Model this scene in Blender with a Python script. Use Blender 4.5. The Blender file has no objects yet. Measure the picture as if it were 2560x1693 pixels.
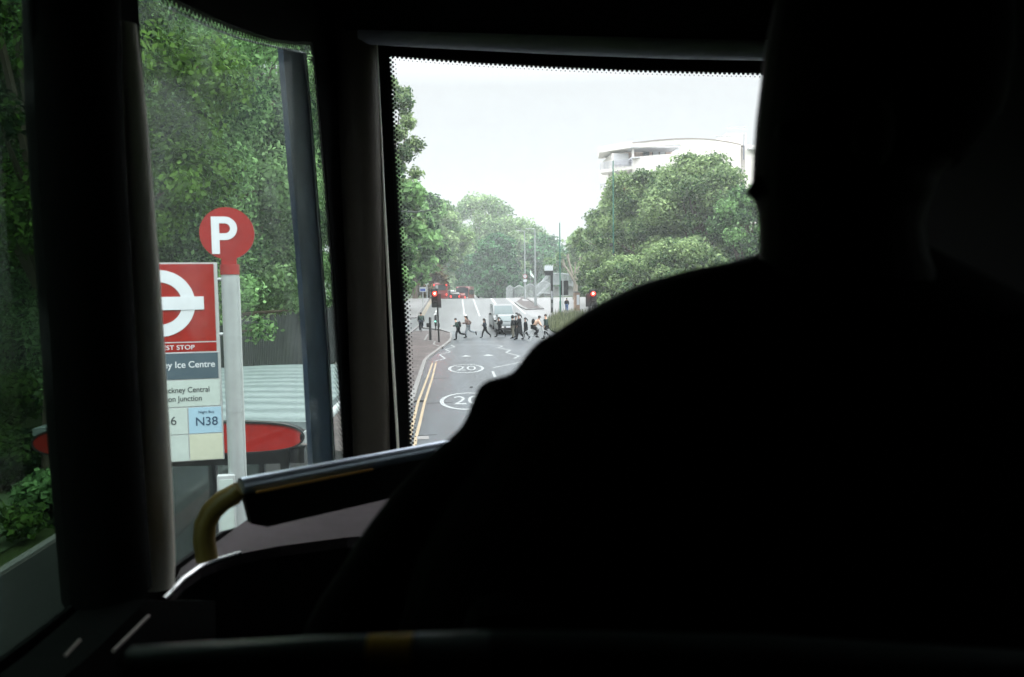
import bpy, bmesh, math, random
import numpy as np
from mathutils import Vector, Matrix, geometry
R = math.radians
rnd = random.Random(7)
sc = bpy.context.scene
COL = sc.collection

# ------------------------------------------------------------ camera, world, sun, exposure
F = 1900.0                                   # focal length in pixels of the 2560 px wide photograph
CAM = Vector((0, 0, 3.6))
YAW, PITCH, ROLL = R(4.0), R(3.85), R(0.7)
ROT = (Matrix.Rotation(-YAW, 3, 'Z') @ Matrix.Rotation(math.pi/2 - PITCH, 3, 'X') @ Matrix.Rotation(-ROLL, 3, 'Z'))
cd = bpy.data.cameras.new('camera'); cam = bpy.data.objects.new('camera', cd); COL.objects.link(cam)
cam.matrix_world = Matrix.Translation(CAM) @ ROT.to_4x4()
cd.sensor_width = 36.0; cd.lens = F/2560*36; cd.clip_start = 0.05; cd.clip_end = 3000
cd.dof.use_dof = True; cd.dof.focus_distance = 22.0; cd.dof.aperture_fstop = 4.2
sc.camera = cam

SUN_EL, SUN_ROT = R(46), R(130)
w = bpy.data.worlds.new('World'); sc.world = w; w.use_nodes = True
nt = w.node_tree; nt.nodes.clear()
out = nt.nodes.new('ShaderNodeOutputWorld'); bg = nt.nodes.new('ShaderNodeBackground')
sky = nt.nodes.new('ShaderNodeTexSky'); sky.sky_type = 'NISHITA'; sky.sun_disc = False
sky.sun_elevation = SUN_EL; sky.sun_rotation = SUN_ROT
tc = nt.nodes.new('ShaderNodeTexCoord'); sep = nt.nodes.new('ShaderNodeSeparateXYZ')
mr = nt.nodes.new('ShaderNodeMapRange'); mr.inputs[1].default_value = 0.25; mr.inputs[2].default_value = 1.0
mr.inputs[3].default_value = 4.8; mr.inputs[4].default_value = 48.0
cc = nt.nodes.new('ShaderNodeVectorMath'); cc.operation = 'SCALE'; cc.inputs[0].default_value = (0.955, 0.99, 1.0)
mx = nt.nodes.new('ShaderNodeMix'); mx.data_type = 'RGBA'; mx.inputs[0].default_value = 0.94   # overcast layer over the clear sky
nt.links.new(tc.outputs['Generated'], sep.inputs[0]); nt.links.new(sep.outputs[2], mr.inputs[0])
nt.links.new(mr.outputs[0], cc.inputs['Scale']); nt.links.new(sky.outputs[0], mx.inputs[6]); nt.links.new(cc.outputs[0], mx.inputs[7])
nt.links.new(mx.outputs[2], bg.inputs[0]); bg.inputs[1].default_value = 0.10
nt.links.new(bg.outputs[0], out.inputs[0])
sl = bpy.data.lights.new('sun', 'SUN'); sl.energy = 1.5; sl.angle = R(18); sl.color = (1, .96, .9)
so = bpy.data.objects.new('sun', sl); COL.objects.link(so)
so.rotation_euler = (math.pi/2 - SUN_EL, 0, math.pi - SUN_ROT)
sc.view_settings.view_transform = 'Standard'; sc.view_settings.look = 'None'
sc.view_settings.exposure = 0.75; sc.view_settings.gamma = 1.0
sc.render.engine = 'CYCLES'
sc.cycles.use_denoising = True
sc.cycles.max_bounces = 8; sc.cycles.transparent_max_bounces = 12

# ------------------------------------------------------------ measuring helpers
def ray(px, py):
    return (ROT @ Vector(((px-1280)/F, -(py-846.5)/F, -1)))
_ky = [-1000, 56, 66, 104, 120, 158, 172, 5000]
_ks = [0, 0, .042, .042, -.030, -.030, 0, 0]
_ty = np.arange(-50, 700, 0.5); _tz = np.concatenate([[0], np.cumsum(np.interp(_ty[:-1]+.25, _ky, _ks)*0.5)])
def gz(y): return float(np.interp(y, _ty, _tz))
def at_y(px, py, y): d = ray(px, py); return CAM + d*(y/d.y)
def at_x(px, py, x): d = ray(px, py); return CAM + d*(x/d.x)
def at_z(px, py, z): d = ray(px, py); return CAM + d*((z-CAM.z)/d.z)
def at_d(px, py, D): return CAM + ray(px, py)*D
def gp(px, py, off=0.0):                     # point of the ground seen at a pixel
    d = ray(px, py); lo = 1.0
    t = lo
    while t < 400:
        p = CAM + d*t
        if p.z <= gz(p.y)+off: break
        t += 0.25
    a, b = t-.25, t
    for _ in range(20):
        m = (a+b)/2; p = CAM + d*m
        if p.z <= gz(p.y)+off: b = m
        else: a = m
    p = CAM + d*b
    return Vector((p.x, p.y, gz(p.y)+off))

# ------------------------------------------------------------ materials
def mat(name, color, rough=0.6, metal=0.0, var=0.15, scale=3.0, bump=0.0, bscale=None, spec=0.5, coat=0.0, emit=None, estr=0.0, vec='Object', trans=0.0):
    m = bpy.data.materials.new(name); m.use_nodes = True
    n = m.node_tree; b = n.nodes['Principled BSDF']
    b.inputs['Roughness'].default_value = rough; b.inputs['Metallic'].default_value = metal
    b.inputs['Specular IOR Level'].default_value = spec; b.inputs['Coat Weight'].default_value = coat
    t = n.nodes.new('ShaderNodeTexCoord')
    no = n.nodes.new('ShaderNodeTexNoise'); no.inputs['Scale'].default_value = scale; no.inputs['Detail'].default_value = 6
    no.inputs['Roughness'].default_value = .65
    n.links.new(t.outputs[vec], no.inputs['Vector'])
    mxx = n.nodes.new('ShaderNodeMix'); mxx.data_type = 'RGBA'
    c = color
    mxx.inputs[6].default_value = (c[0]*(1-var), c[1]*(1-var), c[2]*(1-var), 1)
    mxx.inputs[7].default_value = (min(1, c[0]*(1+var)), min(1, c[1]*(1+var)), min(1, c[2]*(1+var)), 1)
    n.links.new(no.outputs[0], mxx.inputs[0]); n.links.new(mxx.outputs[2], b.inputs['Base Color'])
    if bump:
        n2 = n.nodes.new('ShaderNodeTexNoise'); n2.inputs['Scale'].default_value = bscale or scale*6; n2.inputs['Detail'].default_value = 5
        n.links.new(t.outputs[vec], n2.inputs['Vector'])
        bp = n.nodes.new('ShaderNodeBump'); bp.inputs['Strength'].default_value = bump; bp.inputs['Distance'].default_value = .01
        n.links.new(n2.outputs[0], bp.inputs['Height']); n.links.new(bp.outputs[0], b.inputs['Normal'])
    if emit:
        b.inputs['Emission Color'].default_value = (*emit, 1); b.inputs['Emission Strength'].default_value = estr
    return m

def leaf_mat(name, dark, light, trans=0.35):
    m = bpy.data.materials.new(name); m.use_nodes = True
    n = m.node_tree; n.nodes.clear()
    o = n.nodes.new('ShaderNodeOutputMaterial'); b = n.nodes.new('ShaderNodeBsdfPrincipled')
    b.inputs['Roughness'].default_value = .7; b.inputs['Specular IOR Level'].default_value = .12
    at = n.nodes.new('ShaderNodeAttribute'); at.attribute_name = 'tint'
    rp = n.nodes.new('ShaderNodeMix'); rp.data_type = 'RGBA'
    rp.inputs[6].default_value = (*dark, 1); rp.inputs[7].default_value = (*light, 1)
    n.links.new(at.outputs['Fac'], rp.inputs[0]); n.links.new(rp.outputs[2], b.inputs['Base Color'])
    tr = n.nodes.new('ShaderNodeBsdfTranslucent'); n.links.new(rp.outputs[2], tr.inputs[0])
    ms = n.nodes.new('ShaderNodeMixShader'); ms.inputs[0].default_value = trans
    n.links.new(b.outputs[0], ms.inputs[1]); n.links.new(tr.outputs[0], ms.inputs[2]); n.links.new(ms.outputs[0], o.inputs[0])
    return m

def glass_mat(name, tint=(1, 1, 1), gloss=0.05, dirt=0.03, smear=False, soft=(0.6, 0.65, 0.66)):
    m = bpy.data.materials.new(name); m.use_nodes = True
    n = m.node_tree; n.nodes.clear()
    o = n.nodes.new('ShaderNodeOutputMaterial')
    tr = n.nodes.new('ShaderNodeBsdfTransparent'); tr.inputs[0].default_value = (*tint, 1)
    gl = n.nodes.new('ShaderNodeBsdfGlossy'); gl.inputs['Roughness'].default_value = .03
    fr = n.nodes.new('ShaderNodeFresnel'); fr.inputs[0].default_value = 1.45
    ml = n.nodes.new('ShaderNodeMath'); ml.operation = 'MULTIPLY'; ml.inputs[1].default_value = gloss*7
    n.links.new(fr.outputs[0], ml.inputs[0]); ml.use_clamp = True
    m1 = n.nodes.new('ShaderNodeMixShader'); n.links.new(ml.outputs[0], m1.inputs[0])
    n.links.new(tr.outputs[0], m1.inputs[1]); n.links.new(gl.outputs[0], m1.inputs[2])
    df = n.nodes.new('ShaderNodeBsdfTranslucent'); df.inputs[0].default_value = (*soft, 1)
    m2 = n.nodes.new('ShaderNodeMixShader')
    t = n.nodes.new('ShaderNodeTexCoord')
    no = n.nodes.new('ShaderNodeTexNoise'); no.inputs['Scale'].default_value = 2.2; no.inputs['Detail'].default_value = 7; no.inputs['Distortion'].default_value = 1.2
    n.links.new(t.outputs['Object'], no.inputs['Vector'])
    rr = n.nodes.new('ShaderNodeMapRange'); rr.inputs[1].default_value = .50 if smear else .42; rr.inputs[2].default_value = .78
    rr.inputs[3].default_value = dirt*(.1 if smear else .8); rr.inputs[4].default_value = dirt*(6.0 if smear else 1.3)
    n.links.new(no.outputs[0], rr.inputs[0]); n.links.new(rr.outputs[0], m2.inputs[0])
    n.links.new(m1.outputs[0], m2.inputs[1]); n.links.new(df.outputs[0], m2.inputs[2]); n.links.new(m2.outputs[0], o.inputs[0])
    return m

def stripe_mat(name, c1, c2, scale, axis='X', rough=.7, bump=.3, mode='BANDS'):
    m = mat(name, c1, rough, var=.2, scale=4)
    n = m.node_tree; b = n.nodes['Principled BSDF']
    wv = n.nodes.new('ShaderNodeTexWave'); wv.bands_direction = axis; wv.inputs['Scale'].default_value = scale
    wv.inputs['Distortion'].default_value = 5; wv.inputs['Detail'].default_value = 8; wv.inputs['Detail Scale'].default_value = 1.5; wv.inputs['Detail Roughness'].default_value = .7
    t = n.nodes.new('ShaderNodeTexCoord'); n.links.new(t.outputs['Object'], wv.inputs['Vector'])
    src = b.inputs['Base Color'].links[0].from_socket
    mm = n.nodes.new('ShaderNodeMix'); mm.data_type = 'RGBA'; mm.inputs[7].default_value = (*c2, 1)
    n.links.new(wv.outputs[0], mm.inputs[0]); n.links.new(src, mm.inputs[6]); n.links.new(mm.outputs[2], b.inputs['Base Color'])
    bp = n.nodes.new('ShaderNodeBump'); bp.inputs['Strength'].default_value = bump; bp.inputs['Distance'].default_value = .02
    n.links.new(wv.outputs[0], bp.inputs['Height']); n.links.new(bp.outputs[0], b.inputs['Normal'])
    return m

def brick_mat(name, c1, c2, mortar, scale=1.0, bw=.21, bh=.11, rough=.85, axes='XY'):
    m = mat(name, c1, rough, var=.2, scale=2)
    n = m.node_tree; b = n.nodes['Principled BSDF']
    br = n.nodes.new('ShaderNodeTexBrick'); br.inputs['Scale'].default_value = scale
    br.inputs['Color1'].default_value = (*c1, 1); br.inputs['Color2'].default_value = (*c2, 1); br.inputs['Mortar'].default_value = (*mortar, 1)
    br.inputs['Brick Width'].default_value = bw; br.inputs['Row Height'].default_value = bh; br.inputs['Mortar Size'].default_value = .008
    t = n.nodes.new('ShaderNodeTexCoord'); mp = n.nodes.new('ShaderNodeMapping')
    if axes == 'XZ': mp.inputs['Rotation'].default_value = (math.pi/2, 0, 0)
    n.links.new(t.outputs['Object'], mp.inputs[0]); n.links.new(mp.outputs[0], br.inputs['Vector'])
    no = n.nodes.new('ShaderNodeTexNoise'); no.inputs['Scale'].default_value = .8; no.inputs['Detail'].default_value = 8
    n.links.new(t.outputs['Object'], no.inputs['Vector'])
    rr = n.nodes.new('ShaderNodeMapRange'); rr.inputs[1].default_value = .3; rr.inputs[2].default_value = .7; rr.inputs[3].default_value = .65; rr.inputs[4].default_value = 1.15
    n.links.new(no.outputs[0], rr.inputs[0])
    vm = n.nodes.new('ShaderNodeVectorMath'); vm.operation = 'SCALE'
    n.links.new(br.outputs[0], vm.inputs[0]); n.links.new(rr.outputs[0], vm.inputs['Scale']); n.links.new(vm.outputs[0], b.inputs['Base Color'])
    bp = n.nodes.new('ShaderNodeBump'); bp.inputs['Strength'].default_value = .4; bp.inputs['Distance'].default_value = .005; bp.invert = True
    n.links.new(br.outputs[1], bp.inputs['Height']); n.links.new(bp.outputs[0], b.inputs['Normal'])
    return m

def road_mat(name, c, patch=.35, spec=.5):
    m = mat(name, c, .42 if spec > .3 else .85, var=.25, scale=1.2, bump=.35, bscale=90, spec=spec, vec='Object')
    n = m.node_tree; b = n.nodes['Principled BSDF']; src = b.inputs['Base Color'].links[0].from_socket
    t = n.nodes.new('ShaderNodeTexCoord')
    f = n.nodes.new('ShaderNodeTexNoise'); f.inputs['Scale'].default_value = 35; f.inputs['Detail'].default_value = 8; f.inputs['Roughness'].default_value = .8
    g = n.nodes.new('ShaderNodeTexNoise'); g.inputs['Scale'].default_value = 1; g.inputs['Detail'].default_value = 5
    mp = n.nodes.new('ShaderNodeMapping'); mp.inputs['Scale'].default_value = (.9, .06, 1)      # wheel tracks run along the road
    n.links.new(t.outputs['Object'], f.inputs['Vector']); n.links.new(t.outputs['Object'], mp.inputs[0]); n.links.new(mp.outputs[0], g.inputs['Vector'])
    a = n.nodes.new('ShaderNodeMapRange'); a.inputs[1].default_value = .3; a.inputs[2].default_value = .7; a.inputs[3].default_value = .55; a.inputs[4].default_value = 1.5
    c2 = n.nodes.new('ShaderNodeMapRange'); c2.inputs[1].default_value = .3; c2.inputs[2].default_value = .7; c2.inputs[3].default_value = 1-patch; c2.inputs[4].default_value = 1+patch
    n.links.new(f.outputs[0], a.inputs[0]); n.links.new(g.outputs[0], c2.inputs[0])
    ml = n.nodes.new('ShaderNodeMath'); ml.operation = 'MULTIPLY'; n.links.new(a.outputs[0], ml.inputs[0]); n.links.new(c2.outputs[0], ml.inputs[1])
    vm = n.nodes.new('ShaderNodeVectorMath'); vm.operation = 'SCALE'; n.links.new(src, vm.inputs[0]); n.links.new(ml.outputs[0], vm.inputs['Scale'])
    n.links.new(vm.outputs[0], b.inputs['Base Color'])
    return m

M = {}
M['asphalt'] = road_mat('asphalt', (.029, .038, .046), .5)
M['far_asphalt'] = road_mat('far_asphalt', (.082, .088, .092), .2)  # paler asphalt for the road beyond the crossing
M['pale_asphalt'] = road_mat('pale_asphalt', (.15, .15, .155), .15)
M['dark_asphalt'] = road_mat('dark_asphalt', (.014, .015, .015), .3, .15)
M['paver'] = brick_mat('paver', (.085, .070, .068), (.052, .044, .043), (.03, .027, .025), 1.0, .4, .2)
M['kerb'] = mat('kerb_stone', (.14, .14, .138), .8, var=.3, scale=5, bump=.3)
M['soil'] = mat('soil_grass', (.04, .06, .022), .95, spec=.05, var=.5, scale=.8, bump=.6)
M['white_paint'] = mat('road_white', (.20, .22, .225), .6, var=.8, scale=14, bump=.2)
M['yellow_paint'] = mat('road_yellow', (.24, .19, .12), .6, var=.6, scale=14, bump=.2)
M['leaf_near'] = leaf_mat('leaf_near', (.006, .035, .012), (.28, .50, .20), .42)
M['leaf_olive'] = leaf_mat('leaf_olive', (.008, .040, .014), (.28, .46, .20), .42)
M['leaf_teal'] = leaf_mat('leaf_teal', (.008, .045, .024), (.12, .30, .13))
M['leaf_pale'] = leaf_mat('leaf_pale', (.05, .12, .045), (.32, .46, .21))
M['leaf_dark'] = leaf_mat('leaf_dark', (.006, .022, .008), (.11, .22, .04))
M['leaf_fresh'] = leaf_mat('leaf_fresh', (.03, .075, .03), (.32, .44, .20), .4)
M['leaf_brown'] = leaf_mat('leaf_brown', (.04, .025, .015), (.12, .10, .04))
M['bark'] = mat('bark', (.10, .08, .06), .9, var=.4, scale=8, bump=.8)
M['bark_pale'] = mat('bark_pale', (.20, .185, .15), .9, var=.3, scale=4, bump=.6)
M['black_metal'] = mat('black_metal', (.012, .013, .014), .4, var=.3)
M['black_plastic'] = mat('black_plastic', (.010, .010, .011), .35, var=.2)
M['grey_metal'] = mat('grey_metal', (.42, .45, .46), .45, metal=.3, var=.15, scale=6)
M['white_metal'] = mat('white_metal', (.33, .36, .37), .4, var=.2, scale=5, metal=.25)
M['green_metal'] = mat('green_metal', (.03, .14, .10), .5, var=.2)
M['red_enamel'] = mat('red_enamel', (.23, .010, .008), .35, var=.35, scale=9, spec=.4)
M['red_paint'] = mat('red_paint', (.13, .005, .006), .3, var=.1, coat=.5)
M['white_enamel'] = mat('white_enamel', (.52, .56, .60), .4, var=.14, scale=7)
M['slate_enamel'] = mat('slate_enamel', (.055, .085, .11), .4, var=.12, scale=8)
M['tile_white'] = mat('tile_white', (.38, .45, .43), .45, var=.2, scale=6)
M['tile_cream'] = mat('tile_cream', (.42, .45, .36), .45, var=.22, scale=6)
M['tile_blue'] = mat('tile_blue', (.27, .42, .52), .45, var=.06, scale=10)
M['ink'] = mat('ink', (.02, .05, .09), .5)
M['ink_dark'] = mat('ink_dark', (.03, .035, .04), .5)
M['roof_sheet'] = stripe_mat('roof_sheet', (.15, .185, .19), (.085, .11, .115), .7, 'Y', .35, .02)
M['slat'] = mat('slat', (.028, .034, .034), .9, var=.5, scale=2.5, spec=.08)
M['lamp_red'] = mat('lamp_red', (.8, .05, .03), .3, emit=(1, .02, .008), estr=3.5)
M['lamp_core'] = mat('lamp_core', (.9, .4, .3), .3, emit=(1, .45, .35), estr=12)
M['lamp_green'] = mat('lamp_green', (.1, .8, .5), .3, emit=(.2, 1, .7), estr=3)
M['tail_lamp'] = mat('tail_lamp', (.8, .03, .02), .3, emit=(1, .03, .015), estr=2)
M['head_lamp'] = mat('head_lamp', (.8, .8, .8), .15, metal=.3)
M['glass_dark'] = mat('glass_dark', (.02, .03, .035), .08, var=.2, spec=.8)
M['glass_car'] = mat('glass_car', (.05, .08, .085), .12, var=.2, spec=.5)
M['tyre'] = mat('tyre', (.015, .015, .015), .8)
M['rim'] = mat('rim', (.4, .4, .42), .3, metal=.8)
M['silver_paint'] = mat('silver_paint', (.10, .12, .125), .3, metal=.4, var=.05, coat=.3)
M['dark_van_paint'] = mat('dark_van_paint', (.11, .12, .125), .35, metal=.2, var=.05, coat=.2)
M['white_van_paint'] = mat('white_van_paint', (.62, .64, .65), .35, var=.05, coat=.4)
M['black_paint'] = mat('black_paint', (.015, .015, .017), .3, coat=.5)
M['render_white'] = mat('render_white', (.72, .69, .66), .85, var=.05, scale=1.5)
M['render_grey'] = mat('render_grey', (.55, .56, .58), .85, var=.06)
M['brick_wall'] = brick_mat('brick_wall', (.36, .22, .14), (.28, .17, .11), (.3, .28, .25), 1.0, .22, .075, axes='XZ')
M['skin_a'] = mat('skin_pale', (.46, .27, .19), .55, var=.1)
M['skin_b'] = mat('skin_brown', (.16, .085, .055), .55, var=.1)
M['hair'] = mat('hair_black', (.010, .008, .007), .5, var=.3, scale=30)
M['cl_black'] = mat('cloth_black', (.010, .011, .013), .9, var=.3, scale=20, spec=.08)
M['cl_navy'] = mat('cloth_navy', (.015, .02, .03), .9, var=.3, scale=20, spec=.08)
M['cl_green'] = mat('cloth_dark_green', (.022, .04, .035), .9, var=.3, scale=20, spec=.08)
M['cl_khaki'] = mat('cloth_khaki', (.14, .14, .11), .9, var=.3, scale=20, spec=.08)
M['cl_jeans'] = mat('cloth_jeans', (.05, .10, .22), .9, var=.3, scale=20, spec=.08)
M['cl_grey'] = mat('cloth_grey', (.20, .23, .25), .9, var=.3, scale=20, spec=.08)
M['cl_brown'] = mat('cloth_brown', (.12, .085, .075), .9, var=.4, scale=20, spec=.08)
M['cl_pink'] = mat('cloth_pink', (.50, .34, .26), .9, var=.15, scale=20, spec=.08)
M['cl_white'] = mat('cloth_white', (.65, .67, .68), .9, var=.1, scale=20, spec=.08)
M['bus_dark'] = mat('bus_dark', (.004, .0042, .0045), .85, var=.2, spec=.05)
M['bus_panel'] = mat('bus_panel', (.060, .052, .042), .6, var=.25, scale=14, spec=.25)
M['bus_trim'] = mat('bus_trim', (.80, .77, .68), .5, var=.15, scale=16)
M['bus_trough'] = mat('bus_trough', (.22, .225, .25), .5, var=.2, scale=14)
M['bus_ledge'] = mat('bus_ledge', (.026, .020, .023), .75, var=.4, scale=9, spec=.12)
M['bus_blue'] = mat('bus_blue_gasket', (.022, .040, .068), .5, var=.8, scale=7)
M['rubber'] = mat('rubber', (.004, .004, .0045), .6, spec=.2)
M['sealant'] = mat('sealant', (.50, .54, .55), .6, var=.25, scale=12)
M['chrome'] = mat('chrome_tube', (.60, .68, .82), .33, metal=.85, var=.1)
M['steel'] = mat('steel_trim', (.6, .6, .62), .25, metal=1.0)
M['yellow_rail'] = mat('yellow_rail', (.30, .20, .055), .35, var=.12, coat=.4)
M['glint_orange'] = mat('glint_orange', (.95, .55, .12), .25, var=.1, coat=.6)
M['rail_black'] = mat('rail_black', (.10, .12, .12), .3, var=.3, coat=.3)
M['seat_cloth'] = mat('seat_cloth', (.008, .008, .010), .95, var=.4, scale=30, spec=.1)
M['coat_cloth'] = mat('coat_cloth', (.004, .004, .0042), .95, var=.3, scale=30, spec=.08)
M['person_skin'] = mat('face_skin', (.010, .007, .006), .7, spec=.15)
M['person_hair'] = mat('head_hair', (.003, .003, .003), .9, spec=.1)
M['front_glass'] = glass_mat('front_glass', (1, 1, 1), .012, .003)
M['side_glass'] = glass_mat('side_glass', (.94, .975, .96), .005, .008, True)
M['rear_side_glass'] = glass_mat('rear_side_glass', (.38, .45, .41), .01, .003, True)
M['dark_glass'] = glass_mat('dark_glass', (.36, .38, .37), .01, .002)
M['shelter_glass'] = glass_mat('shelter_glass', (.6, .68, .66), .03, .04)

# ------------------------------------------------------------ object helpers
def tag(o, label=None, cat=None, group=None, kind=None):
    if label: o['label'] = label
    if cat: o['category'] = cat
    if group: o['group'] = group
    if kind: o['kind'] = kind
    return o
def thing(name, label, cat, loc=(0, 0, 0), rz=0.0, group=None):
    o = bpy.data.objects.new(name, None); COL.objects.link(o); o.empty_display_size = .2
    o.location = loc; o.rotation_euler = (0, 0, rz)
    return tag(o, label, cat, group)
def dup(root, loc, rz=None, label=None):
    def cp(o, par):
        c = o.copy(); COL.objects.link(c); c.parent = par
        for ch in o.children: cp(ch, c)
        return c
    r = cp(root, None); r.location = loc
    if rz is not None: r.rotation_euler = (0, 0, rz)
    if label: r['label'] = label
    return r

class MB:
    def __init__(s): s.v = []; s.f = []; s.X = Matrix.Identity(4)
    def add(s, vs, fs):
        b = len(s.v); s.v += [tuple(s.X @ Vector(v)) for v in vs]; s.f += [tuple(b+i for i in f) for f in fs]; return s
    def box(s, c, d, rz=0.0, taper=1.0):
        x, y, z = d[0]/2, d[1]/2, d[2]/2; m = Matrix.Rotation(rz, 3, 'Z'); c = Vector(c)
        vs = [c + m @ Vector((a*x*(taper if k > 0 else 1), b*y*(taper if k > 0 else 1), k*z)) for a in (-1, 1) for b in (-1, 1) for k in (-1, 1)]
        return s.add(vs, [(0, 1, 3, 2), (4, 6, 7, 5), (0, 4, 5, 1), (2, 3, 7, 6), (0, 2, 6, 4), (1, 5, 7, 3)])
    def tube(s, pts, rad, n=10, cap=True, flat=1.0):
        pts = [Vector(p) for p in pts]
        if not hasattr(rad, '__len__'): rad = [rad]*len(pts)
        rings = []; prev = None
        for i, p in enumerate(pts):
            t = (pts[min(i+1, len(pts)-1)] - pts[max(i-1, 0)])
            t = t.normalized() if t.length > 1e-9 else Vector((0, 0, 1))
            if prev is None:
                a = Vector((0, 1, 0)) if abs(t.y) < .9 else Vector((1, 0, 0))
                u = t.cross(a).normalized()
            else: u = (prev - t*prev.dot(t)).normalized()
            prev = u; v = t.cross(u)
            rings.append([p + (u*math.cos(2*math.pi*k/n) + v*math.sin(2*math.pi*k/n)*flat)*rad[i] for k in range(n)])
        vs = [q for r in rings for q in r]; fs = []
        for i in range(len(rings)-1):
            for k in range(n):
                fs.append((i*n+k, i*n+(k+1) % n, (i+1)*n+(k+1) % n, (i+1)*n+k))
        if cap: fs += [tuple(range(n-1, -1, -1)), tuple((len(rings)-1)*n+k for k in range(n))]
        return s.add(vs, fs)
    def cyl(s, c, r, h, n=20, r2=None):      # vertical, base at c
        c = Vector(c); return s.tube([c, c+Vector((0, 0, h))], [r, r if r2 is None else r2], n)
    def loft(s, rings, cap=True):
        n = len(rings[0]); vs = [p for r in rings for p in r]; fs = []
        for i in range(len(rings)-1):
            for k in range(n): fs.append((i*n+k, i*n+(k+1) % n, (i+1)*n+(k+1) % n, (i+1)*n+k))
        if cap: fs += [tuple(range(n-1, -1, -1)), tuple((len(rings)-1)*n+k for k in range(n))]
        return s.add(vs, fs)
    def prism(s, poly, off):                 # poly: 3-D points in order, off: extrusion vector; handles concave
        poly = [Vector(p) for p in poly]; off = Vector(off); n = len(poly)
        tri = geometry.tessellate_polygon([poly])
        vs = poly + [p+off for p in poly]
        fs = [tuple(t) for t in tri] + [tuple(n+i for i in reversed(t)) for t in tri]
        fs += [(i, (i+1) % n, n+(i+1) % n, n+i) for i in range(n)]
        return s.add(vs, fs)
    def plate(s, outer, holes, off):         # plate with holes
        loops = [[Vector(p) for p in outer]] + [[Vector(p) for p in h] for h in holes]; off = Vector(off)
        tri = geometry.tessellate_polygon(loops); allv = [p for l in loops for p in l]; n = len(allv)
        fs = [tuple(t) for t in tri] + [tuple(n+i for i in reversed(t)) for t in tri]
        b = 0
        for l in loops:
            m = len(l); fs += [(b+i, b+(i+1) % m, n+b+(i+1) % m, n+b+i) for i in range(m)]; b += m
        return s.add(allv + [p+off for p in allv], fs)
    def ellipsoid(s, c, r, nu=14, nv=9):
        c = Vector(c); vs = [c+Vector((0, 0, -r[2]))]; fs = []
        for j in range(1, nv):
            th = -math.pi/2 + math.pi*j/nv
            for i in range(nu):
                a = 2*math.pi*i/nu; vs.append(c+Vector((r[0]*math.cos(th)*math.cos(a), r[1]*math.cos(th)*math.sin(a), r[2]*math.sin(th))))
        vs.append(c+Vector((0, 0, r[2]))); L = len(vs)-1
        for i in range(nu):
            fs.append((0, 1+(i+1) % nu, 1+i)); fs.append((L, L-nu+i, L-nu+(i+1) % nu))
        for j in range(nv-2):
            for i in range(nu): fs.append((1+j*nu+i, 1+j*nu+(i+1) % nu, 1+(j+1)*nu+(i+1) % nu, 1+(j+1)*nu+i))
        return s.add(vs, fs)
    def mesh(s, name):
        me = bpy.data.meshes.new(name); me.from_pydata(s.v, [], s.f); me.update()
        bm = bmesh.new(); bm.from_mesh(me); bmesh.ops.recalc_face_normals(bm, faces=bm.faces); bm.to_mesh(me); bm.free()
        return me
    def build(s, name, m, parent=None, smooth=False, bevel=0.0):
        me = s.mesh(name); me.materials.append(m)
        o = bpy.data.objects.new(name, me); COL.objects.link(o); o.parent = parent
        if smooth:
            for p in me.polygons: p.use_smooth = True
            try: me.set_sharp_from_angle(angle=R(45))
            except Exception: pass
        if bevel:
            b = o.modifiers.new('bevel', 'BEVEL'); b.width = bevel; b.segments = 2; b.limit_method = 'ANGLE'
        return o

def text_obj(s, size, m, parent, mw, name='lettering', ext=.001, sx=1.0, align='CENTER', bold=0.0):
    cu = bpy.data.curves.new(name, 'FONT'); cu.body = s; cu.size = size; cu.extrude = ext; cu.align_x = align; cu.align_y = 'CENTER'; cu.offset = bold
    o = bpy.data.objects.new(name, cu); COL.objects.link(o)
    dg = bpy.context.evaluated_depsgraph_get(); me = bpy.data.meshes.new_from_object(o.evaluated_get(dg))
    bpy.data.objects.remove(o)
    me.name = name
    me.transform(Matrix.Diagonal((sx, 1, 1, 1))); me.transform(mw); me.materials.clear(); me.materials.append(m)
    ob = bpy.data.objects.new(name, me); COL.objects.link(ob); ob.parent = parent
    return ob

# ------------------------------------------------------------ the ground, road, pavements
ys = sorted(set([-20, 0, 20, 40, 52, 56] + list(range(58, 176, 2)) + list(range(180, 480, 20)) + [470]))
def strip(name, xl, xr, off, m, y0, y1, nx=1):
    b = MB(); yy = [y for y in ys if y0 < y < y1]; yy = [y0] + yy + [y1]
    fl = xl if callable(xl) else (lambda y: xl); fr = xr if callable(xr) else (lambda y: xr)
    vs = []; fs = []
    for y in yy:
        for k in range(nx+1): vs.append((fl(y)+(fr(y)-fl(y))*k/nx, y, gz(y)+off))
    for i in range(len(yy)-1):
        for k in range(nx): a = i*(nx+1)+k; fs.append((a, a+1, a+nx+2, a+nx+1))
    b.add(vs, fs); o = b.build(name, m); return tag(o, kind='structure')
strip('ground', -200, 260, -.02, M['soil'], -20, 470)
strip('road', -1.6, 7.6, 0.0, M['asphalt'], -20, 62)
strip('road', -40, 16, 0.0, M['far_asphalt'], 62, 76)
strip('road', -4.6, 7.3, 0.0, M['far_asphalt'], 76, 460)
strip('side_road', -40, -4.6, .004, M['pale_asphalt'], 62.5, 75.5)
strip('forecourt', 7.3, 24, .004, M['pale_asphalt'], 76, 124)

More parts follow.
